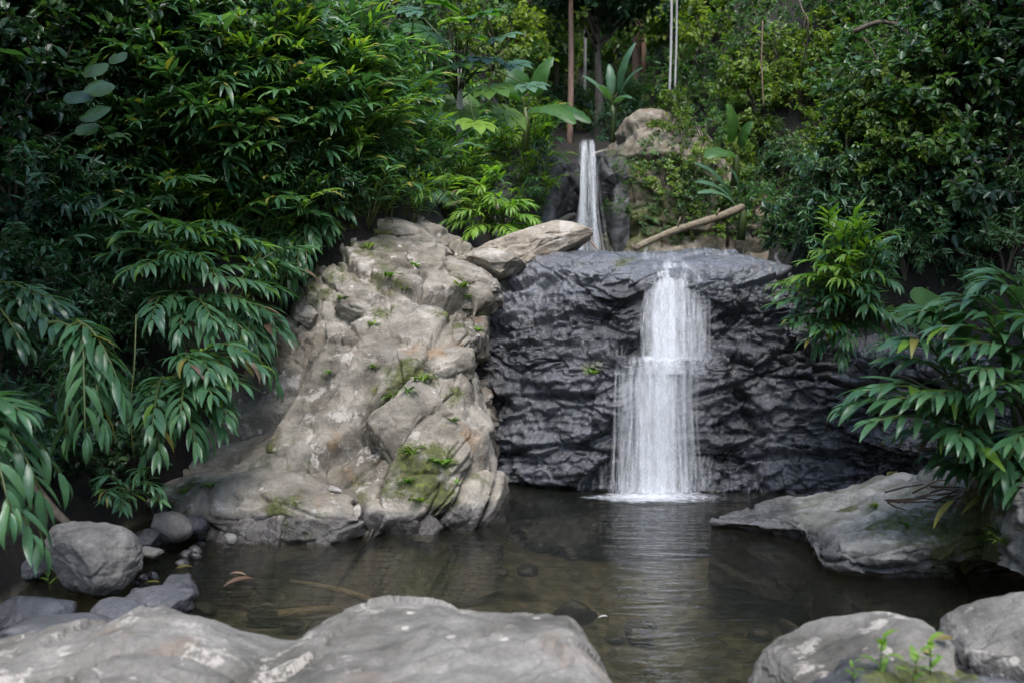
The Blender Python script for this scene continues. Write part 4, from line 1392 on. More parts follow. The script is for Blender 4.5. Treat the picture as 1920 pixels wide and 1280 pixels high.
# upper left bank
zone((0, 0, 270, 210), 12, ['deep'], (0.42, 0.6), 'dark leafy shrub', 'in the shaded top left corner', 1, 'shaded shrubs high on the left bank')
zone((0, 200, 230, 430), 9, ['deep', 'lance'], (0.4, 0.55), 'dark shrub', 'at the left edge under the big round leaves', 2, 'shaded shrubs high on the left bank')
zone((240, 0, 540, 150), 12, ['deep', 'broad', 'lance'], (0.42, 0.6), 'leafy green shrub', 'along the top of the left bank', 3, 'shrubs along the top of the left bank')
zone((520, 0, 800, 150), 11, ['broad', 'lance', 'broad'], (0.45, 0.65), 'mid green shrub', 'at the top, left of the lobed-leaf tree', 4, 'shrubs along the top of the left bank')
zone((780, 0, 1010, 200), 9, ['broad', 'light'], (0.45, 0.65), 'green shrub', 'behind the lobed-leaf tree', 5, 'shrubs behind the lobed-leaf tree')
zone((230, 140, 660, 260), 11, ['ginger', 'ginger', 'lit'], (0.6, 0.85), 'broad-leaved ginger clump', 'high in the left thicket', 42, 'ginger thicket on the left bank', 'clump', (0.7, -0.7))
zone((220, 130, 480, 270), 5, ['lance', 'deep', 'broad'], (0.35, 0.5), 'narrow-leaved shrub', 'in the middle of the left bank', 6, 'narrow-leaved shrubs on the left bank')
zone((470, 110, 760, 240), 6, ['lance', 'broad', 'light'], (0.35, 0.5), 'glossy narrow-leaved shrub', 'above the ginger thicket', 7, 'narrow-leaved shrubs on the left bank')
zone((740, 180, 980, 270), 7, ['lance', 'broad'], (0.35, 0.5), 'leafy shrub', 'under the lobed-leaf tree', 8, 'narrow-leaved shrubs on the left bank')
LL = (0.7, -0.7)
zone((200, 240, 420, 390), 13, ['ginger', 'ginger', 'deep', 'small'], (0.62, 0.85), 'upright ginger clump', 'in the left thicket, upper row', 11, 'ginger thicket on the left bank', 'clump', LL)
zone((400, 230, 640, 360), 14, ['ginger', 'ginger', 'lit', 'small'], (0.58, 0.8), 'ginger clump', 'in the thicket above the outcrop top', 12, 'ginger thicket on the left bank', 'clump', LL)
zone((620, 230, 860, 370), 15, ['ginger', 'ginger', 'lit'], (0.58, 0.8), 'arching ginger clump', 'behind the upper boulders', 13, 'ginger thicket on the left bank', 'clump', LL)
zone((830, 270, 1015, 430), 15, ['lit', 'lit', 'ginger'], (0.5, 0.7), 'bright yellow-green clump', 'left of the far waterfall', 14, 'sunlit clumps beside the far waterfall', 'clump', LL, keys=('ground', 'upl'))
zone((60, 400, 300, 560), 12, ['ginger', 'deep'], (0.45, 0.6), 'shaded ginger clump', 'on the left bank below the thicket', 15, 'shaded ginger on the left bank', 'clump', LL)
zone((280, 380, 500, 520), 13, ['ginger', 'ginger', 'lit'], (0.55, 0.75), 'ginger clump', 'at the upper left edge of the outcrop', 16, 'ginger at the edge of the outcrop', 'clump', LL)
zone((220, 230, 560, 400), 10, ['lance', 'broad', 'deep'], (0.28, 0.4), 'low undergrowth shrub', 'between the left ginger clumps', 17, 'undergrowth among the gingers')
zone((540, 220, 800, 380), 8, ['lance', 'broad', 'lance'], (0.28, 0.4), 'green undergrowth shrub', 'behind the outcrop top', 18, 'undergrowth among the gingers')
zone((780, 230, 1000, 400), 12, ['light', 'lance', 'broad'], (0.28, 0.42), 'bright undergrowth shrub', 'left of the far waterfall', 19, 'undergrowth among the gingers')
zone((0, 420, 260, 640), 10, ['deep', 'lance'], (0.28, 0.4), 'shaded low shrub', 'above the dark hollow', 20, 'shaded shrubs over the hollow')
zone((-20, 620, 230, 900), 9, ['deep', 'deep', 'lance'], (0.24, 0.34), 'dark shrub added as shade', 'inside the dark hollow at left', 34, 'shaded shrubs over the hollow')  # dark leaves stand in for the overhang's shade in the hollow
zone((470, 330, 680, 425), 10, ['ginger', 'small', 'lit'], (0.4, 0.55), 'low ginger clump', 'crowding the top edge of the outcrop', 37, 'gingers crowding the outcrop top', 'clump', LL)
zone((660, 340, 870, 425), 11, ['ginger', 'small', 'lit'], (0.36, 0.5), 'low leafy clump', 'just behind the upper boulders', 38, 'gingers crowding the outcrop top', 'clump', LL)
zone((840, 380, 1010, 440), 8, ['lit', 'small'], (0.32, 0.45), 'short bright clump', 'behind the flat slab', 39, 'gingers crowding the outcrop top', 'clump', LL)
# right bank
zone((1260, 0, 1420, 190), 8, ['light', 'broad'], (0.45, 0.65), 'light green shrub', 'right of the thin pale trunks', 21, 'shrubs above the far waterfall')
zone((1400, 0, 1660, 190), 14, ['light', 'light', 'light', 'fine'], (0.42, 0.6), 'yellow-green small-leaved shrub', 'at the top of the right bank', 22, 'small-leaved shrubs on the right bank')
zone((1620, 0, 1920, 200), 13, ['broad', 'deep', 'fine'], (0.42, 0.6), 'dark green shrub', 'in the top right corner', 23, 'small-leaved shrubs on the right bank')
zone((1370, 180, 1680, 330), 16, ['light', 'light', 'fine'], (0.35, 0.5), 'small-leaved climbing shrub', 'in the middle of the right bank', 24, 'small-leaved shrubs on the right bank')
zone((1640, 190, 1920, 400), 12, ['deep', 'fine', 'broad'], (0.35, 0.5), 'shaded shrub', 'at the right edge above the broad fronds', 25, 'shaded shrubs on the right bank')
zone((1390, 320, 1640, 440), 10, ['lance', 'fine', 'deep'], (0.28, 0.42), 'low shrub', 'just right of the fallen log', 26, 'low shrubs right of the log')
zone((1640, 380, 1900, 520), 8, ['deep', 'lance'], (0.3, 0.42), 'dark low shrub', 'behind the right-hand ginger', 27, 'low shrubs right of the log')
zone((1240, 225, 1420, 445), 17, ['fine', 'light', 'lance'], (0.3, 0.48), 'small shrub', 'clinging to the tan rock beside the far waterfall', 28, 'shrubs on the upper cliff', keys=('ground', 'upr', 'upl'))
zone((1150, 320, 1260, 440), 6, ['light', 'fine'], (0.18, 0.3), 'mossy little shrub', 'on the rock right of the far waterfall', 35, 'shrubs on the upper cliff', keys=('ground', 'upr', 'upl'))
zone((1220, 190, 1340, 220), 5, ['light', 'fine'], (0.25, 0.4), 'low shrub', 'along the top edge of the tan rock', 36, 'shrubs on the upper cliff', keys=('ground', 'upr', 'upl'))
zone((1410, 390, 1560, 480), 9, ['lance', 'fine', 'deep'], (0.25, 0.4), 'leafy shrub', 'behind the right end of the cliff top', 40, 'low shrubs right of the log')
zone((990, 212, 1150, 262), 8, ['light', 'broad', 'lance'], (0.28, 0.42), 'low bright shrub', 'just above the lip of the far waterfall', 41, 'undergrowth above the far waterfall')
zone((1130, 430, 1400, 470), 6, ['lit'], (0.3, 0.45), 'low bright sprig', 'on the ledge beneath the fallen log', 29, 'sprigs on the ledge', 'clump', (0, -1), (3, 5))

# ------------------------------------------------------------------ far trees
def tree(label, loc, h, r, crown_r, kind, mat, rg, lean=(0, 0), crown_n=3, name='tree'):
    root = thing(name, label, 'tree', loc)
    mb = MB()
    pts = [Vector((lean[0] * s * s + 0.03 * math.sin(5 * s), lean[1] * s * s, -0.3 + (h + 0.3) * s)) for s in [i / 9 for i in range(10)]]
    mb.tube(pts, [r * (1 - 0.5 * i / 9) for i in range(10)], 8)
    for i in range(crown_n + 2):
        a = rg.uniform(0, 6.28)
        s = rg.uniform(0.6, 0.95)
        b = Vector((lean[0] * s * s, lean[1] * s * s, -0.3 + (h + 0.3) * s))
        mb.tube([b, b + Vector((math.cos(a) * crown_r * .5, math.sin(a) * crown_r * .5, crown_r * .5))], [r * 0.4, r * 0.12], 5)
    obj('trunk', mb.mesh('trunk', mat), root)
    if crown_n:
        cr = thing('crown', None, None, (lean[0], lean[1], h))
        cr.parent = root
        for i in range(crown_n):
            f = obj('foliage', rg.choice(FV[kind]), cr)
            f['kind'] = 'stuff'
            a = 6.28 * i / crown_n + rg.random()
            q = crown_r * rg.uniform(0.65, 0.9)
            f.location = (math.cos(a) * crown_r * .5, math.sin(a) * crown_r * .5, rg.uniform(-.2, .4) * crown_r)
            f.rotation_euler = (rg.gauss(0, .3), rg.gauss(0, .3), rg.uniform(0, 6))
            f.scale = (q, q, q * 0.85)
    return root

def ground_at(px, d):
    x = X(px, d)
    return Vector((x, d, float(terrain_z(np.array([x]), np.array([d]))[0])))

rg = random.Random(77)
tree('tree with reddish bare trunk standing left of centre behind the far waterfall', ground_at(1066, 17.5), 5.0, 0.06, 1.0, 'broad', M['redbark'], rg)
tree('two-stemmed reddish tree at the top right of the dark crown', ground_at(1188, 22), 6.5, 0.11, 1.2, 'light', M['redbark'], rg)
tree('thin reddish tree beside the two-stemmed tree at the top', ground_at(1200, 22.3), 6.4, 0.07, 1.0, 'light', M['redbark'], rg)
tree('thin white-barked tree, left one of the pale pair', P(1254, 175, 15.5), 4.2, 0.022, 0.7, 'light', M['palebark'], rg)
tree('thin white-barked tree, right one of the pale pair', P(1264, 172, 15.7), 4.2, 0.018, 0.7, 'light', M['palebark'], rg)
tree('slim grey tree left of the reddish trunk', ground_at(1040, 19), 5.5, 0.05, 1.0, 'light', M['bark'], rg)
tree('slim pale tree right of the reddish trunk', ground_at(1092, 20), 5.5, 0.04, 0.9, 'light', M['palebark'], rg)
tree('tree with a dense dark crown hanging at the top centre', ground_at(1118, 18.0), 2.3, 0.10, 1.0, 'deep', M['bark'], rg, crown_n=6)
far = [(960, 24, 3.5), (1010, 27, 4), (1060, 30, 4), (1110, 28, 3.6), (1150, 33, 4.5), (1215, 27, 3.5), (1245, 31, 4), (1290, 24, 3.4), (1330, 28, 4), (900, 22, 3.5), (840, 24, 4), (1390, 22, 3.5), (1180, 38, 5), (1080, 40, 5), (980, 36, 5), (1280, 38, 5)]
for i, (px, d, h) in enumerate(far):
    o = tree(None, ground_at(px, d), h, 0.1, rg.uniform(1.2, 1.7), rg.choice(['light', 'broad', 'light']), rg.choice([M['bark'], M['palebark'], M['redbark']]), rg, crown_n=4, name='forest_tree')
    o['group'] = 'far trees in the valley above the falls'
    PENDING.append((o, 'pale green far tree', 'in the valley behind the far waterfall', px, 100))
zone((950, 100, 1260, 235), 17, ['light', 'broad', 'lance'], (0.4, 0.7), 'undergrowth shrub', 'around the trunks above the far waterfall', 31, 'undergrowth above the far waterfall')
zone((940, 10, 1120, 130), 16, ['light', 'light', 'broad'], (0.7, 1.2), 'hazy green thicket shrub', 'behind the reddish trunk', 32, 'far thicket behind the trunks')
zone((1120, 0, 1330, 130), 16, ['light', 'broad', 'light'], (0.7, 1.2), 'hazy green thicket shrub', 'behind the thin pale trunks', 33, 'far thicket behind the trunks')

rg = random.Random(78)  # unseen trees put in to darken the left and right of the view
tree('dark tree added out of view to shade the left bank', Vector((-4.6, 3.6, 2.2)), 2.9, 0.12, 1.9, 'deep', M['bark'], rg, lean=(0.9, 0.3), crown_n=7)
tree('dark tree added out of view to shade the right bank', Vector((5.0, 3.6, 2.4)), 2.8, 0.12, 1.9, 'deep', M['bark'], rg, lean=(-0.9, 0.3), crown_n=7)

# ------------------------------------------------------------------ big-leaved plants
def paddle_geo(L, W, droop, n=12, seed=0, sag=0.25):
    rg_ = random.Random(seed)
    vs_, fs = [], []
    p = Vector((0, 0, 0))
    ang = 0.5
    for i in range(n + 1):
        t = i / n
        w = W * 0.5 * max(0.02, math.sin(math.pi * min(1, t ** 0.7 * 0.97 + 0.02))) ** 0.55
        nrm = Vector((0, -math.sin(ang), math.cos(ang)))
        j = rg_.uniform(0.85, 1.05)
        for sx, up in ((-1, 0), (-0.5, 0.10), (0, 0), (0.5, 0.10), (1, 0)):
            vs_.append(p + Vector((sx * w * j, 0, 0)) + nrm * (up * w - (abs(sx) == 1) * sag * w * rg_.uniform(.6, 1.2)))
        ang -= droop / n * (0.4 + 1.2 * t)
        p = p + Vector((0, math.cos(ang), math.sin(ang))) * (L / n)
    for i in range(n):
        for j in range(4):
            a = i * 5 + j
            fs.append((a, a + 1, a + 6, a + 5))
    return vs_, fs

def big_leaf(name, root, b, tip, geo, mat, normal_hint, L, petiole=None):
    """a leaf that starts at b and points to tip (both local to root)"""
    mb = MB()
    v, f = geo
    m = frame(b, tip - b, normal_hint, L)
    mb.add([m @ p for p in v], f, 0.5)
    o = obj(name, mb.mesh(name, mat), root)
    if petiole:
        pb = MB()
        pb.tube([petiole, (petiole + b) * 0.5 + Vector((0, 0, 0.05)), b], [0.009, 0.007, 0.005], 5)
        obj('petiole', pb.mesh('petiole', M['cane']), o)
    return o

def banana(label, base, tips, W, mat, seed, sh=0.3):
    b0 = Vector(base)
    root = thing('banana_plant', label, 'plant', b0)
    mb = MB()
    mb.tube([Vector((0, 0, -0.3)), Vector((0.02, 0, sh * .4)), Vector((0, 0, sh))], [0.05, 0.04, 0.03], 7)
    obj('stalk', mb.mesh('stalk', M['cane']), root)
    for i, (px, py, d) in enumerate(tips):
        t = P(px, py, d) - b0
        s = Vector((0, 0, sh - 0.05))
        s2 = s + (t - s) * 0.18 + Vector((0, 0, 0.1))
        L = (t - s2).length * 1.12
        big_leaf('leaf', root, s2, t + Vector((0, 0, 0.25 * L)), paddle_geo(1.0, W / L, 0.9, seed=seed + i), mat, UP + Vector((0, -0.6, 0)), L, s)

banana('banana plant with tall pale leaves above the far waterfall', P(1148, 232, 16.2), [(1085, 165, 16), (1140, 130, 16.4), (1205, 95, 16), (1215, 150, 15.8), (1120, 190, 15.6), (1180, 215, 15.6)], 0.17, M['pale'], 700)
banana('banana plant with one bright upright leaf left of the reddish trunk', P(985, 245, 13.4), [(1050, 125, 13.3), (950, 130, 13.5), (1085, 275, 12.9), (1060, 285, 12.6), (930, 190, 13)], 0.36, M['banana'], 720)
banana('plant with one bright paddle leaf on the right bank beside the tan rock', P(1378, 300, 11.6), [(1352, 205, 11.4), (1420, 240, 11.4), (1330, 330, 11.2)], 0.32, M['banana'], 730, 0.05)
banana('broad pale paddle-leaved plant low right of the tan rock', P(1390, 400, 11.2), [(1290, 345, 10.9), (1300, 385, 10.8), (1310, 410, 10.7), (1360, 330, 11)], 0.16, M['pale'], 740, 0.05)

def palmate_geo(lobes=7, seed=0):
    rg_ = random.Random(seed)
    vs_, fs = [], []
    for k in range(lobes):
        a = (k - (lobes - 1) / 2) * 0.62
        L = 0.5 * (1 - 0.10 * abs(k - (lobes - 1) / 2)) * rg_.uniform(.9, 1.1)
        v, f = leaf_geo(L=L, W=0.24, droop=0.7, fold=0.15, n=5, pw=1.15)
        m = Matrix.Rotation(-a, 4, 'Z')
        o = len(vs_)
        vs_ += [m @ p + Vector((0, 0, 0.002 * k)) for p in v]
        fs += [tuple(i + o for i in q) for q in f]
    return vs_, fs

def lobed_tree():
    rg_ = random.Random(9)
    b0 = ground_at(850, 12.0)
    root = thing('lobed_leaf_tree', 'small tree with big lobed hand-shaped leaves high on the left bank', 'tree', b0)
    top = P(860, 130, 11.6) - b0
    mb = MB()
    mb.tube([Vector((0, 0, -0.3)), top * 0.5 + Vector((0.05, 0, 0)), top], [0.06, 0.05, 0.035], 7)
    obj('trunk', mb.mesh('trunk', M['palebark']), root)
    meshes = []
    for i in range(4):
        mb = MB()
        v, f = palmate_geo(seed=i)
        mb.add(v, f, 0.5)
        meshes.append(mb.mesh('leaf', M[['banana', 'pale', 'banana', 'ginger_lit'][i]]))
    for (px, py) in [(760, 92), (800, 60), (850, 40), (900, 30), (940, 70), (830, 100), (870, 120), (770, 145), (720, 110), (905, 110), (960, 120), (810, 165), (860, 190), (920, 165), (990, 160), (880, 70), (740, 180), (950, 210), (700, 60), (830, 10), (780, 20), (890, 230), (800, 215)]:
        d = rg_.uniform(10.9, 11.9)
        p = P(px, py, d) - b0
        lf = obj('leaf', rg_.choice(meshes), root)
        out = (p - top)
        out.z *= 0.3
        lf.matrix_basis = frame(p, out + Vector((rg_.gauss(0, .2), -0.3, -0.15)), UP + Vector((rg_.gauss(0, .2), -0.5, 0)), rg_.uniform(0.55, 0.8))
        pb = MB()
        pb.tube([top * rg_.uniform(0.75, 1.0), (top + p) * 0.5 + Vector((0, 0, 0.08)), p], [0.012, 0.009, 0.006], 4)
        obj('petiole', pb.mesh('petiole', M['cane']), root)
lobed_tree()

def round_leaf_geo():
    vs_, fs = [Vector((0, 0.0, 0))], []
    n = 14
    for i in range(n):
        a = 2 * math.pi * i / n
        r = 0.5 * (1 - 0.25 * max(0, math.cos(a)) ** 6) * (1.0 + 0.12 * math.sin(a) ** 2)
        vs_.append(Vector((math.sin(a) * r * 0.95, 0.45 - math.cos(a) * r * 1.05, -0.25 * r * r + 0.03 * math.sin(3 * a))))
    for i in range(n):
        fs.append((0, 1 + i, 1 + (i + 1) % n))
    vs_[0] = Vector((0, 0.15, 0.02))
    return vs_, fs

def round_plant(label, base, spots, mat, size, seed):
    rg_ = random.Random(seed)
    b0 = P(*base)
    root = thing('round_leaved_plant', label, 'plant', b0)
    for (px, py, d, s) in spots:
        p = P(px, py, d) - b0
        big_leaf('leaf', root, p, p + Vector((rg_.gauss(0.2, .4), -0.5, -0.45)), round_leaf_geo(), mat, UP * 0.7 + Vector((rg_.gauss(0, .2), -0.8, 0)), size * s, Vector((0, 0, 0)))
round_plant('plant with several large round leaves near the top left corner', (150, 250, 7.4),
            [(135, 170, 6.1, 1), (178, 118, 6.2, .9), (200, 150, 6.1, 1.0), (192, 195, 6.0, 1.1), (160, 230, 6.1, .8), (215, 100, 6.3, .7)], M['broad'], 0.17, 1)
round_plant('single broad round leaf plant between the two right-hand gingers', (1735, 640, 6.3),
            [(1705, 565, 5.8, 1.25), (1740, 540, 6.0, 1.0)], M['banana'], 0.2, 3)
def frond_mesh(seed, mat, n=22, L=1.0, leaflet=0.28):
    rg_ = random.Random(seed)
    mb = MB()
    b, c, t = Vector((0, 0, 0)), Vector((0, 0.5, 0.38)), Vector((0, 1.0, 0.05))
    mb.tube([bez(b, c, t, s / 8) for s in range(9)], [0.012 - 0.001 * s for s in range(9)], 4, 0.5, 1)
    for i in range(n):
        s = 0.15 + 0.85 * i / n
        p = bez(b, c, t, s)
        for sd in (-1, 1):
            d = Vector((sd * 0.9, 0.65, -0.25 + rg_.gauss(0, .08)))
            m = frame(p, d, UP, leaflet * math.sin(math.pi * (0.12 + 0.8 * i / n)) * rg_.uniform(.9, 1.1))
            add_mesh_at(mb, leaf_geo(W=0.13, droop=0.9, n=4), m, rg_.random(), 0)
    return mb.mesh('frond', [mat, M['cane']])
FR = [frond_mesh(800, M['ginger']), frond_mesh(801, M['pale']), frond_mesh(802, M['deep'])]

def fern(label, base, tips, fr, name='fern_palm'):
    b0 = P(*base)
    root = thing(name, label, 'plant', b0)
    for (px, py, d) in tips:
        t = P(px, py, d) - b0
        f = obj('frond', fr, root)
        f.matrix_basis = frame(Vector((0, 0, 0)), t, UP, t.length)
fern('drooping pale fronds on the right bank above the bright ginger clump', (1560, 300, 9.6), [(1500, 325, 9.2), (1520, 350, 9.0), (1560, 360, 9.0), (1600, 345, 9.1), (1630, 320, 9.2), (1640, 300, 9.3)], FR[1])
fern('dark fronds in the shade left of the right-edge ferns', (1720, 420, 8.4), [(1650, 400, 8.0), (1680, 450, 7.9), (1730, 470, 7.8), (1790, 450, 7.9), (1690, 370, 8.1)], FR[0])
fern('fern fronds fanning above the stones beside the outcrop top', (690, 365, 9.8), [(640, 380, 9.3), (680, 395, 9.2), (740, 395, 9.2), (770, 370, 9.3), (700, 330, 9.4)], FR[0])
fern('pale fern fronds right of the outcrop boulders below the bright clumps', (800, 370, 9.9), [(760, 390, 9.4), (800, 400, 9.3), (850, 395, 9.3), (835, 350, 9.4)], FR[1])
fern('fern fronds hanging in the middle of the left thicket', (600, 380, 9.5), [(560, 410, 9.0), (590, 430, 8.9), (630, 410, 9.0), (545, 370, 9.1)], FR[0])
fern('palm fronds on the left bank above the ginger thicket', (430, 200, 8.8), [(360, 190, 8.4), (400, 150, 8.5), (470, 150, 8.5), (500, 200, 8.3), (430, 250, 8.2)], FR[0])

# ------------------------------------------------------------------ near gingers (each leaf an object)
near_ginger('large ginger plant on the right bank, arching over the rock shelf', (1850, 850, 5.2),
            [(1615, 735, 4.9, 0.28), (1640, 790, 4.8, 0.18), (1700, 640, 5.0, 0.30), (1740, 590, 5.0, 0.3), (1760, 740, 4.7, 0.2), (1800, 820, 4.6, 0.15)], 0.200, 15, seed=1, lit=0.05, extra=2)
near_ginger('large ginger plant cut off by the right edge of the photo', (1960, 800, 5.0),
            [(1780, 560, 4.9, 0.3), (1850, 530, 4.9, 0.3), (1800, 650, 4.6, 0.25), (1860, 730, 4.5, 0.2), (1900, 830, 4.5, 0.15), (1930, 600, 4.7, 0.3), (1880, 880, 4.6, 0.1), (1915, 920, 4.5, 0.12)], 0.200, 15, seed=2, lit=0.04, extra=2)
near_ginger('ginger plant low on the right above the brown twigs', (1820, 880, 5.4),
            [(1710, 810, 5.3, 0.15), (1750, 850, 5.2, 0.12), (1800, 880, 5.1, 0.1), (1860, 900, 5.0, 0.12), (1900, 870, 5.0, 0.15)], 0.178, 12, seed=3, lit=0.02, yel=0.12)
near_ginger('dense bushy ginger clump with yellow-green tips right of the cliff top', (1600, 600, 6.9),
            [(1490, 560, 6.5, 0.2), (1480, 600, 6.5, 0.15), (1510, 520, 6.6, 0.25), (1540, 480, 6.7, 0.3), (1580, 455, 6.7, 0.3), (1620, 440, 6.8, 0.35), (1660, 470, 6.7, 0.3), (1560, 560, 6.4, 0.2), (1610, 540, 6.4, 0.25), (1650, 580, 6.4, 0.2), (1540, 620, 6.4, 0.12), (1590, 640, 6.4, 0.12), (1680, 530, 6.6, 0.25), (1510, 640, 6.5, 0.1), (1690, 600, 6.5, 0.2)], 0.141, 16, seed=4, lit=0.1, yel=0.02, r=0.009, extra=2)
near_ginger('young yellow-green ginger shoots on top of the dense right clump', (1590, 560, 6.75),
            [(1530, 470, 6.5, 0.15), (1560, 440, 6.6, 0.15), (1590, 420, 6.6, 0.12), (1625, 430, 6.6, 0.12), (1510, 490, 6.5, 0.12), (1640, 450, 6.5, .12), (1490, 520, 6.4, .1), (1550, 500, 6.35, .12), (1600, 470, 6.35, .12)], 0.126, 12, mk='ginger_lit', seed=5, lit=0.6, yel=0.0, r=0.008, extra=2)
near_ginger('drooping ginger plant over the lower left of the outcrop', (330, 700, 6.2),
            [(458, 660, 5.9, 0.25), (453, 720, 5.8, 0.2), (428, 780, 5.75, 0.15), (368, 830, 5.6, 0.12), (298, 850, 5.5, 0.12), (398, 740, 5.6, 0.2), (338, 780, 5.5, 0.2), (285, 800, 5.5, 0.2), (358, 690, 5.7, 0.28), (418, 690, 5.8, 0.25)], 0.185, 16, seed=6, lit=0.03, yel=0.03)
near_ginger('ginger plant on the left bank level with the outcrop middle', (330, 560, 6.9),
            [(478, 530, 6.6, 0.2), (468, 580, 6.5, 0.2), (458, 620, 6.4, 0.15), (398, 600, 6.3, 0.2), (338, 620, 6.3, 0.2), (285, 600, 6.2, 0.25), (408, 520, 6.5, 0.3), (348, 500, 6.6, 0.3)], 0.185, 16, seed=7, lit=0.04)
near_ginger('tall ginger plant with yellow-green upper shoots on the left bank', (330, 520, 7.1),
            [(225, 440, 6.7, 0.2), (290, 420, 6.7, 0.25), (350, 430, 6.7, 0.25), (420, 420, 6.8, 0.25), (470, 450, 6.8, 0.2), (500, 490, 6.8, 0.2), (270, 500, 6.4, 0.2), (330, 480, 6.5, 0.2)], 0.178, 15, seed=8, lit=0.22)
near_ginger('ginger shoot hanging down over the dark hollow at left', (120, 600, 5.2),
            [(195, 800, 4.9, 0.25, 16), (160, 820, 4.8, 0.2, 15), (230, 740, 5.0, 0.25, 14)], 0.192, 19, seed=9, lit=0.0, yel=0.02)
near_ginger('ginger leaves entering at the left edge above the stones', (-90, 760, 4.4),
            [(40, 770, 4.2, 0.2), (60, 1000, 4.0, 0.2), (20, 960, 3.9, 0.25), (80, 930, 4.2, 0.3)], 0.185, 12, seed=10, lit=0.0, yel=0.0)
near_ginger('small ginger tuft behind the big rounded boulder', (240, 920, 5.7),
            [(200, 930, 5.4, 0.12), (230, 950, 5.3, 0.12), (290, 915, 5.4, 0.15), (260, 890, 5.6, 0.15), (190, 900, 5.5, 0.15)], 0.104, 11, seed=11, lit=0.05, r=0.007)
near_ginger('ginger plant at the left edge in deep shade', (-40, 560, 5.6),
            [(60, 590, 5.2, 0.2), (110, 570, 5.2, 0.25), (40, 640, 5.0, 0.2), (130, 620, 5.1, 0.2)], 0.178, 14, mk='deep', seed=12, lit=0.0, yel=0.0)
near_ginger('ginger clump spilling over the upper left corner of the outcrop', (540, 420, 8.4),
            [(520, 500, 7.9, 0.2), (560, 480, 7.9, 0.2), (600, 440, 8.1, 0.22), (620, 420, 8.2, 0.2), (500, 450, 8.0, 0.25), (540, 530, 7.8, 0.15), (480, 480, 7.9, 0.25), (470, 540, 7.7, 0.2)], 0.185, 15, seed=13, lit=0.06)
near_ginger('row of arching ginger shoots along the left edge of the outcrop', (430, 570, 7.5),
            [(545, 500, 7.5, 0.2), (530, 545, 7.4, 0.2), (515, 590, 7.2, 0.18), (505, 640, 7.0, 0.16), (490, 690, 6.8, 0.15), (480, 590, 7.1, 0.25), (500, 540, 7.3, 0.25), (470, 640, 6.9, 0.2)], 0.185, 15, seed=15, lit=0.04)
near_ginger('ginger plant drooping over the top left shoulder of the outcrop', (560, 395, 8.6),
            [(590, 450, 8.0, 0.2), (625, 425, 8.1, 0.2), (575, 495, 7.8, 0.18), (650, 395, 8.3, 0.2), (555, 520, 7.7, 0.16), (610, 400, 8.2, 0.25), (535, 480, 7.9, 0.2), (670, 375, 8.5, 0.2)], 0.2, 14, seed=16, lit=0.06)
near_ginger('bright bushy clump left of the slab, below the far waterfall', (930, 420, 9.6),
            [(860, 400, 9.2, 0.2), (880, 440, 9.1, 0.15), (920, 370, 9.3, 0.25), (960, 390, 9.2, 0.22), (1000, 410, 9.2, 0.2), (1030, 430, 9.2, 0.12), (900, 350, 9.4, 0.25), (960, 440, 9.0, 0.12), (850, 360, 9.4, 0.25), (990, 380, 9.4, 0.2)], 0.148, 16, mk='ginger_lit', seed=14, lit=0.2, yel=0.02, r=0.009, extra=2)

# ------------------------------------------------------------------ hanging vines, log, branches, litter
def vine(label, pts, r, mat, name='vine', cat='vine'):
    mb = MB()
    A = crom(np.array([tuple(P(*p)) for p in pts]), 26, 0)
    n = len(A)
    mb.tube([Vector(a) for a in A], [r * (1 - 0.35 * i / n) for i in range(n)], 6)
    o = obj(name, mb.mesh(name, M[mat]))
    return tag(o, label, cat)
vine('bent pale branch crossing the top of the right bank', [(1600, 60, 8.6), (1650, 42, 8.5), (1690, 52, 8.4), (1720, 90, 8.4), (1745, 130, 8.5)], 0.022, 'bark', 'branch', 'branch')
vine('pale vine hanging at the top of the right bank', [(1495, -10, 9.2), (1505, 20, 9.1), (1515, 40, 9.0), (1512, 90, 9.1), (1500, 130, 9.2)], 0.009, 'bark')
vine('thin vine hanging straight in the middle of the right bank', [(1680, 130, 8.3), (1688, 200, 8.2), (1690, 260, 8.2), (1692, 300, 8.2)], 0.008, 'twig')
vine('long thin vine left of the small-leaved climbers', [(1430, 40, 10), (1428, 120, 9.9), (1432, 200, 9.8)], 0.009, 'twig')
vine('slanting twig high on the left bank', [(640, 190, 10.2), (680, 165, 10.0), (720, 150, 9.9), (760, 130, 9.8)], 0.012, 'twig', 'branch', 'branch')
vine('thin green vine hanging beside the drooping left ginger', [(255, 590, 5.7), (252, 680, 5.55), (244, 770, 5.5), (250, 850, 5.5)], 0.005, 'cane')
vine('bare branch leaning from the dark hollow to the big boulder', [(-10, 820, 5.4), (40, 880, 5.35), (90, 945, 5.3), (135, 990, 5.25)], 0.035, 'bark', 'branch', 'branch')
vine('slanting thin stick at the foot of the far waterfall', [(1104, 445, 9.2), (1112, 458, 9.15), (1122, 470, 9.1)], 0.01, 'redbark', 'stick', 'stick')

def build_log():
    a, b = P(1190, 466, 9.2), P(1392, 386, 10.2)
    A = [a + (b - a) * (i / 11) + Vector((0, 0, 0.02 * math.sin(i * 0.5))) for i in range(12)]
    mb = MB()
    mb.tube(A, [(0.030 + 0.011 * i / 11) + 0.004 * math.sin(i * 2.1) for i in range(12)], 12)
    for q, up in ((4, 0.12), (8, 0.09)):
        mb.tube([A[q], A[q] + Vector((0.03, -0.05, up))], [0.014, 0.008], 6)
    o = obj('fallen_log', mb.mesh('fallen_log', M['log']))
    tag(o, 'bare pale fallen log slanting down to the cliff top', 'log')
build_log()

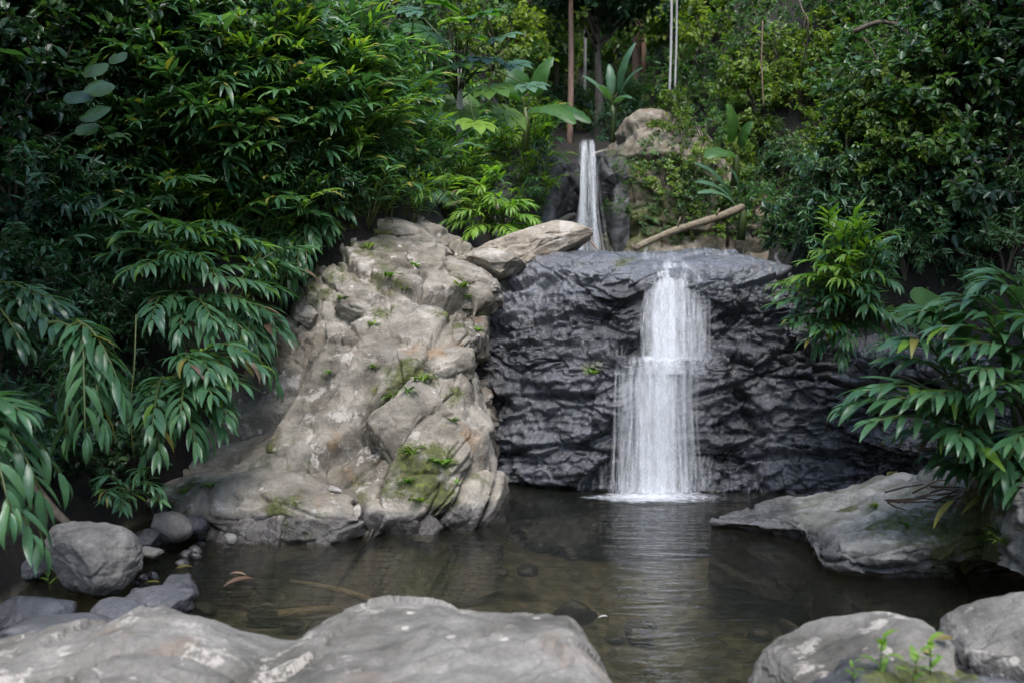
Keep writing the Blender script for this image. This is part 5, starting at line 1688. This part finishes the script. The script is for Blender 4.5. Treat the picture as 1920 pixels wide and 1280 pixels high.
ROCKS = [k for k in BVHS if k not in ('ground',)]
def tuft_mesh(seed, mat, n=16, L=0.09, W=0.22, cup=0.0):
    rg_ = random.Random(seed)
    mb = MB()
    for i in range(n):
        a = rg_.uniform(0, 6.28)
        d = Vector((math.cos(a), math.sin(a), rg_.uniform(0.3, 1.6)))
        add_mesh_at(mb, leaf_geo(W=W, droop=1.2, n=4), frame(Vector((rg_.gauss(0, .015), rg_.gauss(0, .015), 0)), d, UP, L * rg_.uniform(.6, 1.2)), rg_.random(), 0)
    return mb.mesh('blades', mat)
TU = [tuft_mesh(900 + i, M['yellowgreen' if i % 2 else 'ginger_lit']) for i in range(4)]
tufts = [(735, 745, 1.1), (790, 715, 1.3), (765, 735, .9), (770, 850, 1.2), (830, 870, 1.2), (790, 940, 1.0), (760, 905, .8), (700, 690, .7), (620, 700, .8), (865, 540, 1.3), (875, 560, .8), (690, 465, 1.0),
         (730, 520, 1.1), (760, 545, .8), (780, 500, 1.0), (850, 790, .7), (895, 620, .8), (640, 560, .7), (855, 905, .6), (555, 945, .5), (1112, 700, .8), (1640, 950, .7), (1700, 985, .6), (1870, 1000, 1.0), (1850, 1015, .8), (1885, 1020, 1.0),
         (345, 925, 1.0), (390, 915, .8), (300, 945, 1.0), (700, 610, .8), (590, 455, .9), (660, 430, .8)]
rg = random.Random(3)
for i, (px, py, s) in enumerate(tufts):
    h = hit(px, py, ROCKS + ['ground'])
    if not h:
        continue
    root = thing('grass_tuft', None, 'plant', h[0], rg.uniform(0, 6))
    root['group'] = 'green tufts rooted in rock cracks'
    o = obj('blades', TU[i % 4], root)
    o['kind'] = 'stuff'
    o.scale = (s, s, s)
    place = 'on the shelf at right' if px > 1500 else ('on the wet cliff' if px > 950 else ('on the upper outcrop' if py < 600 else ('on the middle of the outcrop' if py < 800 else 'on the lower outcrop')))
    PENDING.append((root, 'small green tuft', place, px, py))

def seedling(label, px, py, d, h, seed):
    rg_ = random.Random(seed)
    b0 = P(px, py, d)
    root = thing('seedling', label, 'plant', b0)
    top = Vector((rg_.gauss(0, .01), rg_.gauss(0, .01), h))
    mb = MB()
    mb.tube([Vector((0, 0, -0.05)), top * .5, top], [0.003, 0.0025, 0.0015], 5)
    obj('stem', mb.mesh('stem', M['cane']), root)
    for i in range(6):
        a = i * 2.4 + rg_.random()
        p = top * (0.3 + 0.7 * i / 5)
        lf = obj('leaf', GL['ginger_lit'][i % 4], root)
        lf.matrix_basis = frame(p, Vector((math.cos(a), math.sin(a), 0.9)), UP, h * rg_.uniform(.4, .6)) @ Matrix.Diagonal((1.7, 1, 1, 1))
seedling('taller seedling with pale leaves at bottom right', 1648, 1290, 2.95, 0.15, 1)
seedling('middle seedling of the bottom right group', 1705, 1300, 2.95, 0.13, 2)
seedling('rightmost seedling under the lumpy rock', 1745, 1275, 3.0, 0.12, 3)
seedling('short bright seedling leaning on the lichen rock', 1600, 1285, 2.9, 0.07, 4)
seedling('seedling standing between stones by the big boulder', 95, 1105, 4.6, 0.09, 5)

def litter(label, px, py, keys, L, mat, seed, z=None, name='fallen_leaf', lift=0.012, W=0.4):
    rg_ = random.Random(seed)
    if z is None:
        h = hit(px, py, keys)
        if not h:
            return
        p, n = h[0] + h[1] * lift, h[1]
    else:
        p, n = PZ(px, py, z), UP
    mb = MB()
    v, f = leaf_geo(L=1, W=W, droop=rg_.uniform(.4, 1.2), fold=0.35, n=6)
    a = rg_.uniform(0, 6.28)
    m = frame(p, Vector((math.cos(a), math.sin(a) * .5, 0.1)), n, L)
    mb.add([m @ q for q in v], f, rg_.random())
    tag(obj(name, mb.mesh(name, M[mat])), label, 'leaf')
RK = ROCKS
litter('curled brown dead leaf floating in the left part of the pool', 480, 1085, RK, 0.2, 'deadleaf', 13, 0.012, W=0.3)
litter('second brown leaf edge beside the floating dead leaf', 430, 1075, RK, 0.12, 'deadleaf', 15, 0.006, W=0.25)
litter('yellow leaf lying by the small blocky stone', 300, 1096, RK + ['ground'], 0.07, 'yellow', 3)
litter('yellow-green leaf at the water edge right of the big boulder', 330, 1065, RK, 0.09, 'yellow', 4, 0.006)
litter('brown leaf stuck on the small dark stone', 352, 962, RK + ['ground'], 0.09, 'deadleaf', 5)
litter('small tan leaf at the edge of the outcrop water line', 385, 985, RK + ['ground'], 0.06, 'deadleaf', 6)
litter('pale yellow leaf on the back edge of the rock shelf', 1665, 893, RK + ['ground'], 0.12, 'yellow', 7)
litter('orange leaf beside the lump at bottom right', 1750, 1200, RK, 0.06, 'yellow', 8)
litter('small orange leaf under the lump at bottom right', 1745, 1228, RK, 0.05, 'yellow', 9)
litter('white bleached leaf scrap on the front wedge rock', 640, 925, RK, 0.09, 'palebark', 10, W=0.6)
litter('tiny floating leaf in the middle of the pool', 1140, 1155, RK, 0.05, 'palebark', 11, 0.004)

def build_sunken():
    mb = MB()
    a, b = PZ(545, 1088, -0.06), PZ(735, 1135, -0.08)
    mb.tube([a, (a + b) / 2 + Vector((0, .02, 0.01)), b], [0.014, 0.018, 0.012], 6)
    tag(obj('stick', mb.mesh('stick', M['log'])), 'pale stick lying just under the pool surface', 'stick')
    mb = MB()
    a, b = PZ(520, 1150, -0.08), PZ(640, 1140, -0.10)
    mb.tube([a, (a + b) / 2, b], [0.02, 0.03, 0.015], 6)
    tag(obj('stick', mb.mesh('stick', M['log'])), 'short thick sunken stick near the foreground rock', 'stick')
build_sunken()

def build_twigs():
    rg_ = random.Random(21)
    root = thing('twig_heap', 'heap of dry reddish twigs and roots on the rock shelf', 'twigs', PZ(1720, 935, 0.32))
    b0 = root.location
    for i in range(26):
        px, py = rg_.uniform(1650, 1860), rg_.uniform(905, 950)
        a = PZ(px, py, 0.38 + rg_.uniform(-.03, .06)) - b0
        an = rg_.gauss(0.15, 0.45)
        L = rg_.uniform(0.12, 0.35)
        e = a + Vector((math.cos(an) * L, rg_.gauss(0, .05), math.sin(an) * L * 0.5))
        mb = MB()
        mb.tube([a, (a + e) / 2 + Vector((0, 0, rg_.uniform(-.02, .03))), e], [0.006, 0.005, 0.003], 4)
        obj('twig', mb.mesh('twig', M['twig']), root)
    for i, (px, py) in enumerate([(1830, 895), (1880, 905), (1900, 880), (1855, 925), (1790, 935)]):
        p = PZ(px, py, 0.5) - b0
        lf = obj('dead_leaf', GL['yellow'][i % 4], root)
        lf.matrix_basis = frame(p, Vector((rg_.gauss(-.5, .6), -0.3, -0.5)), UP, 0.2)
build_twigs()

# ------------------------------------------------------------------ labels: each member of a row by its place
ORD = ['leftmost', 'second from left', 'third from left', 'fourth from left', 'fifth from left', 'sixth from left', 'seventh from left', 'eighth from left',
       'ninth from left', 'tenth from left', 'eleventh from left', 'twelfth from left', 'thirteenth from left', 'fourteenth from left', 'fifteenth from left', 'sixteenth from left', 'seventeenth from left']
rows = {}
for o, look, place, px, py in PENDING:
    rows.setdefault((look, place), []).append((px, o))
for (look, place), it in rows.items():
    it.sort(key=lambda t: t[0])
    for i, (px, o) in enumerate(it):
        od = 'rightmost' if i == len(it) - 1 and i > 1 else ORD[min(i, 16)]
        o['label'] = '%s %s, %s' % (look, place, od)
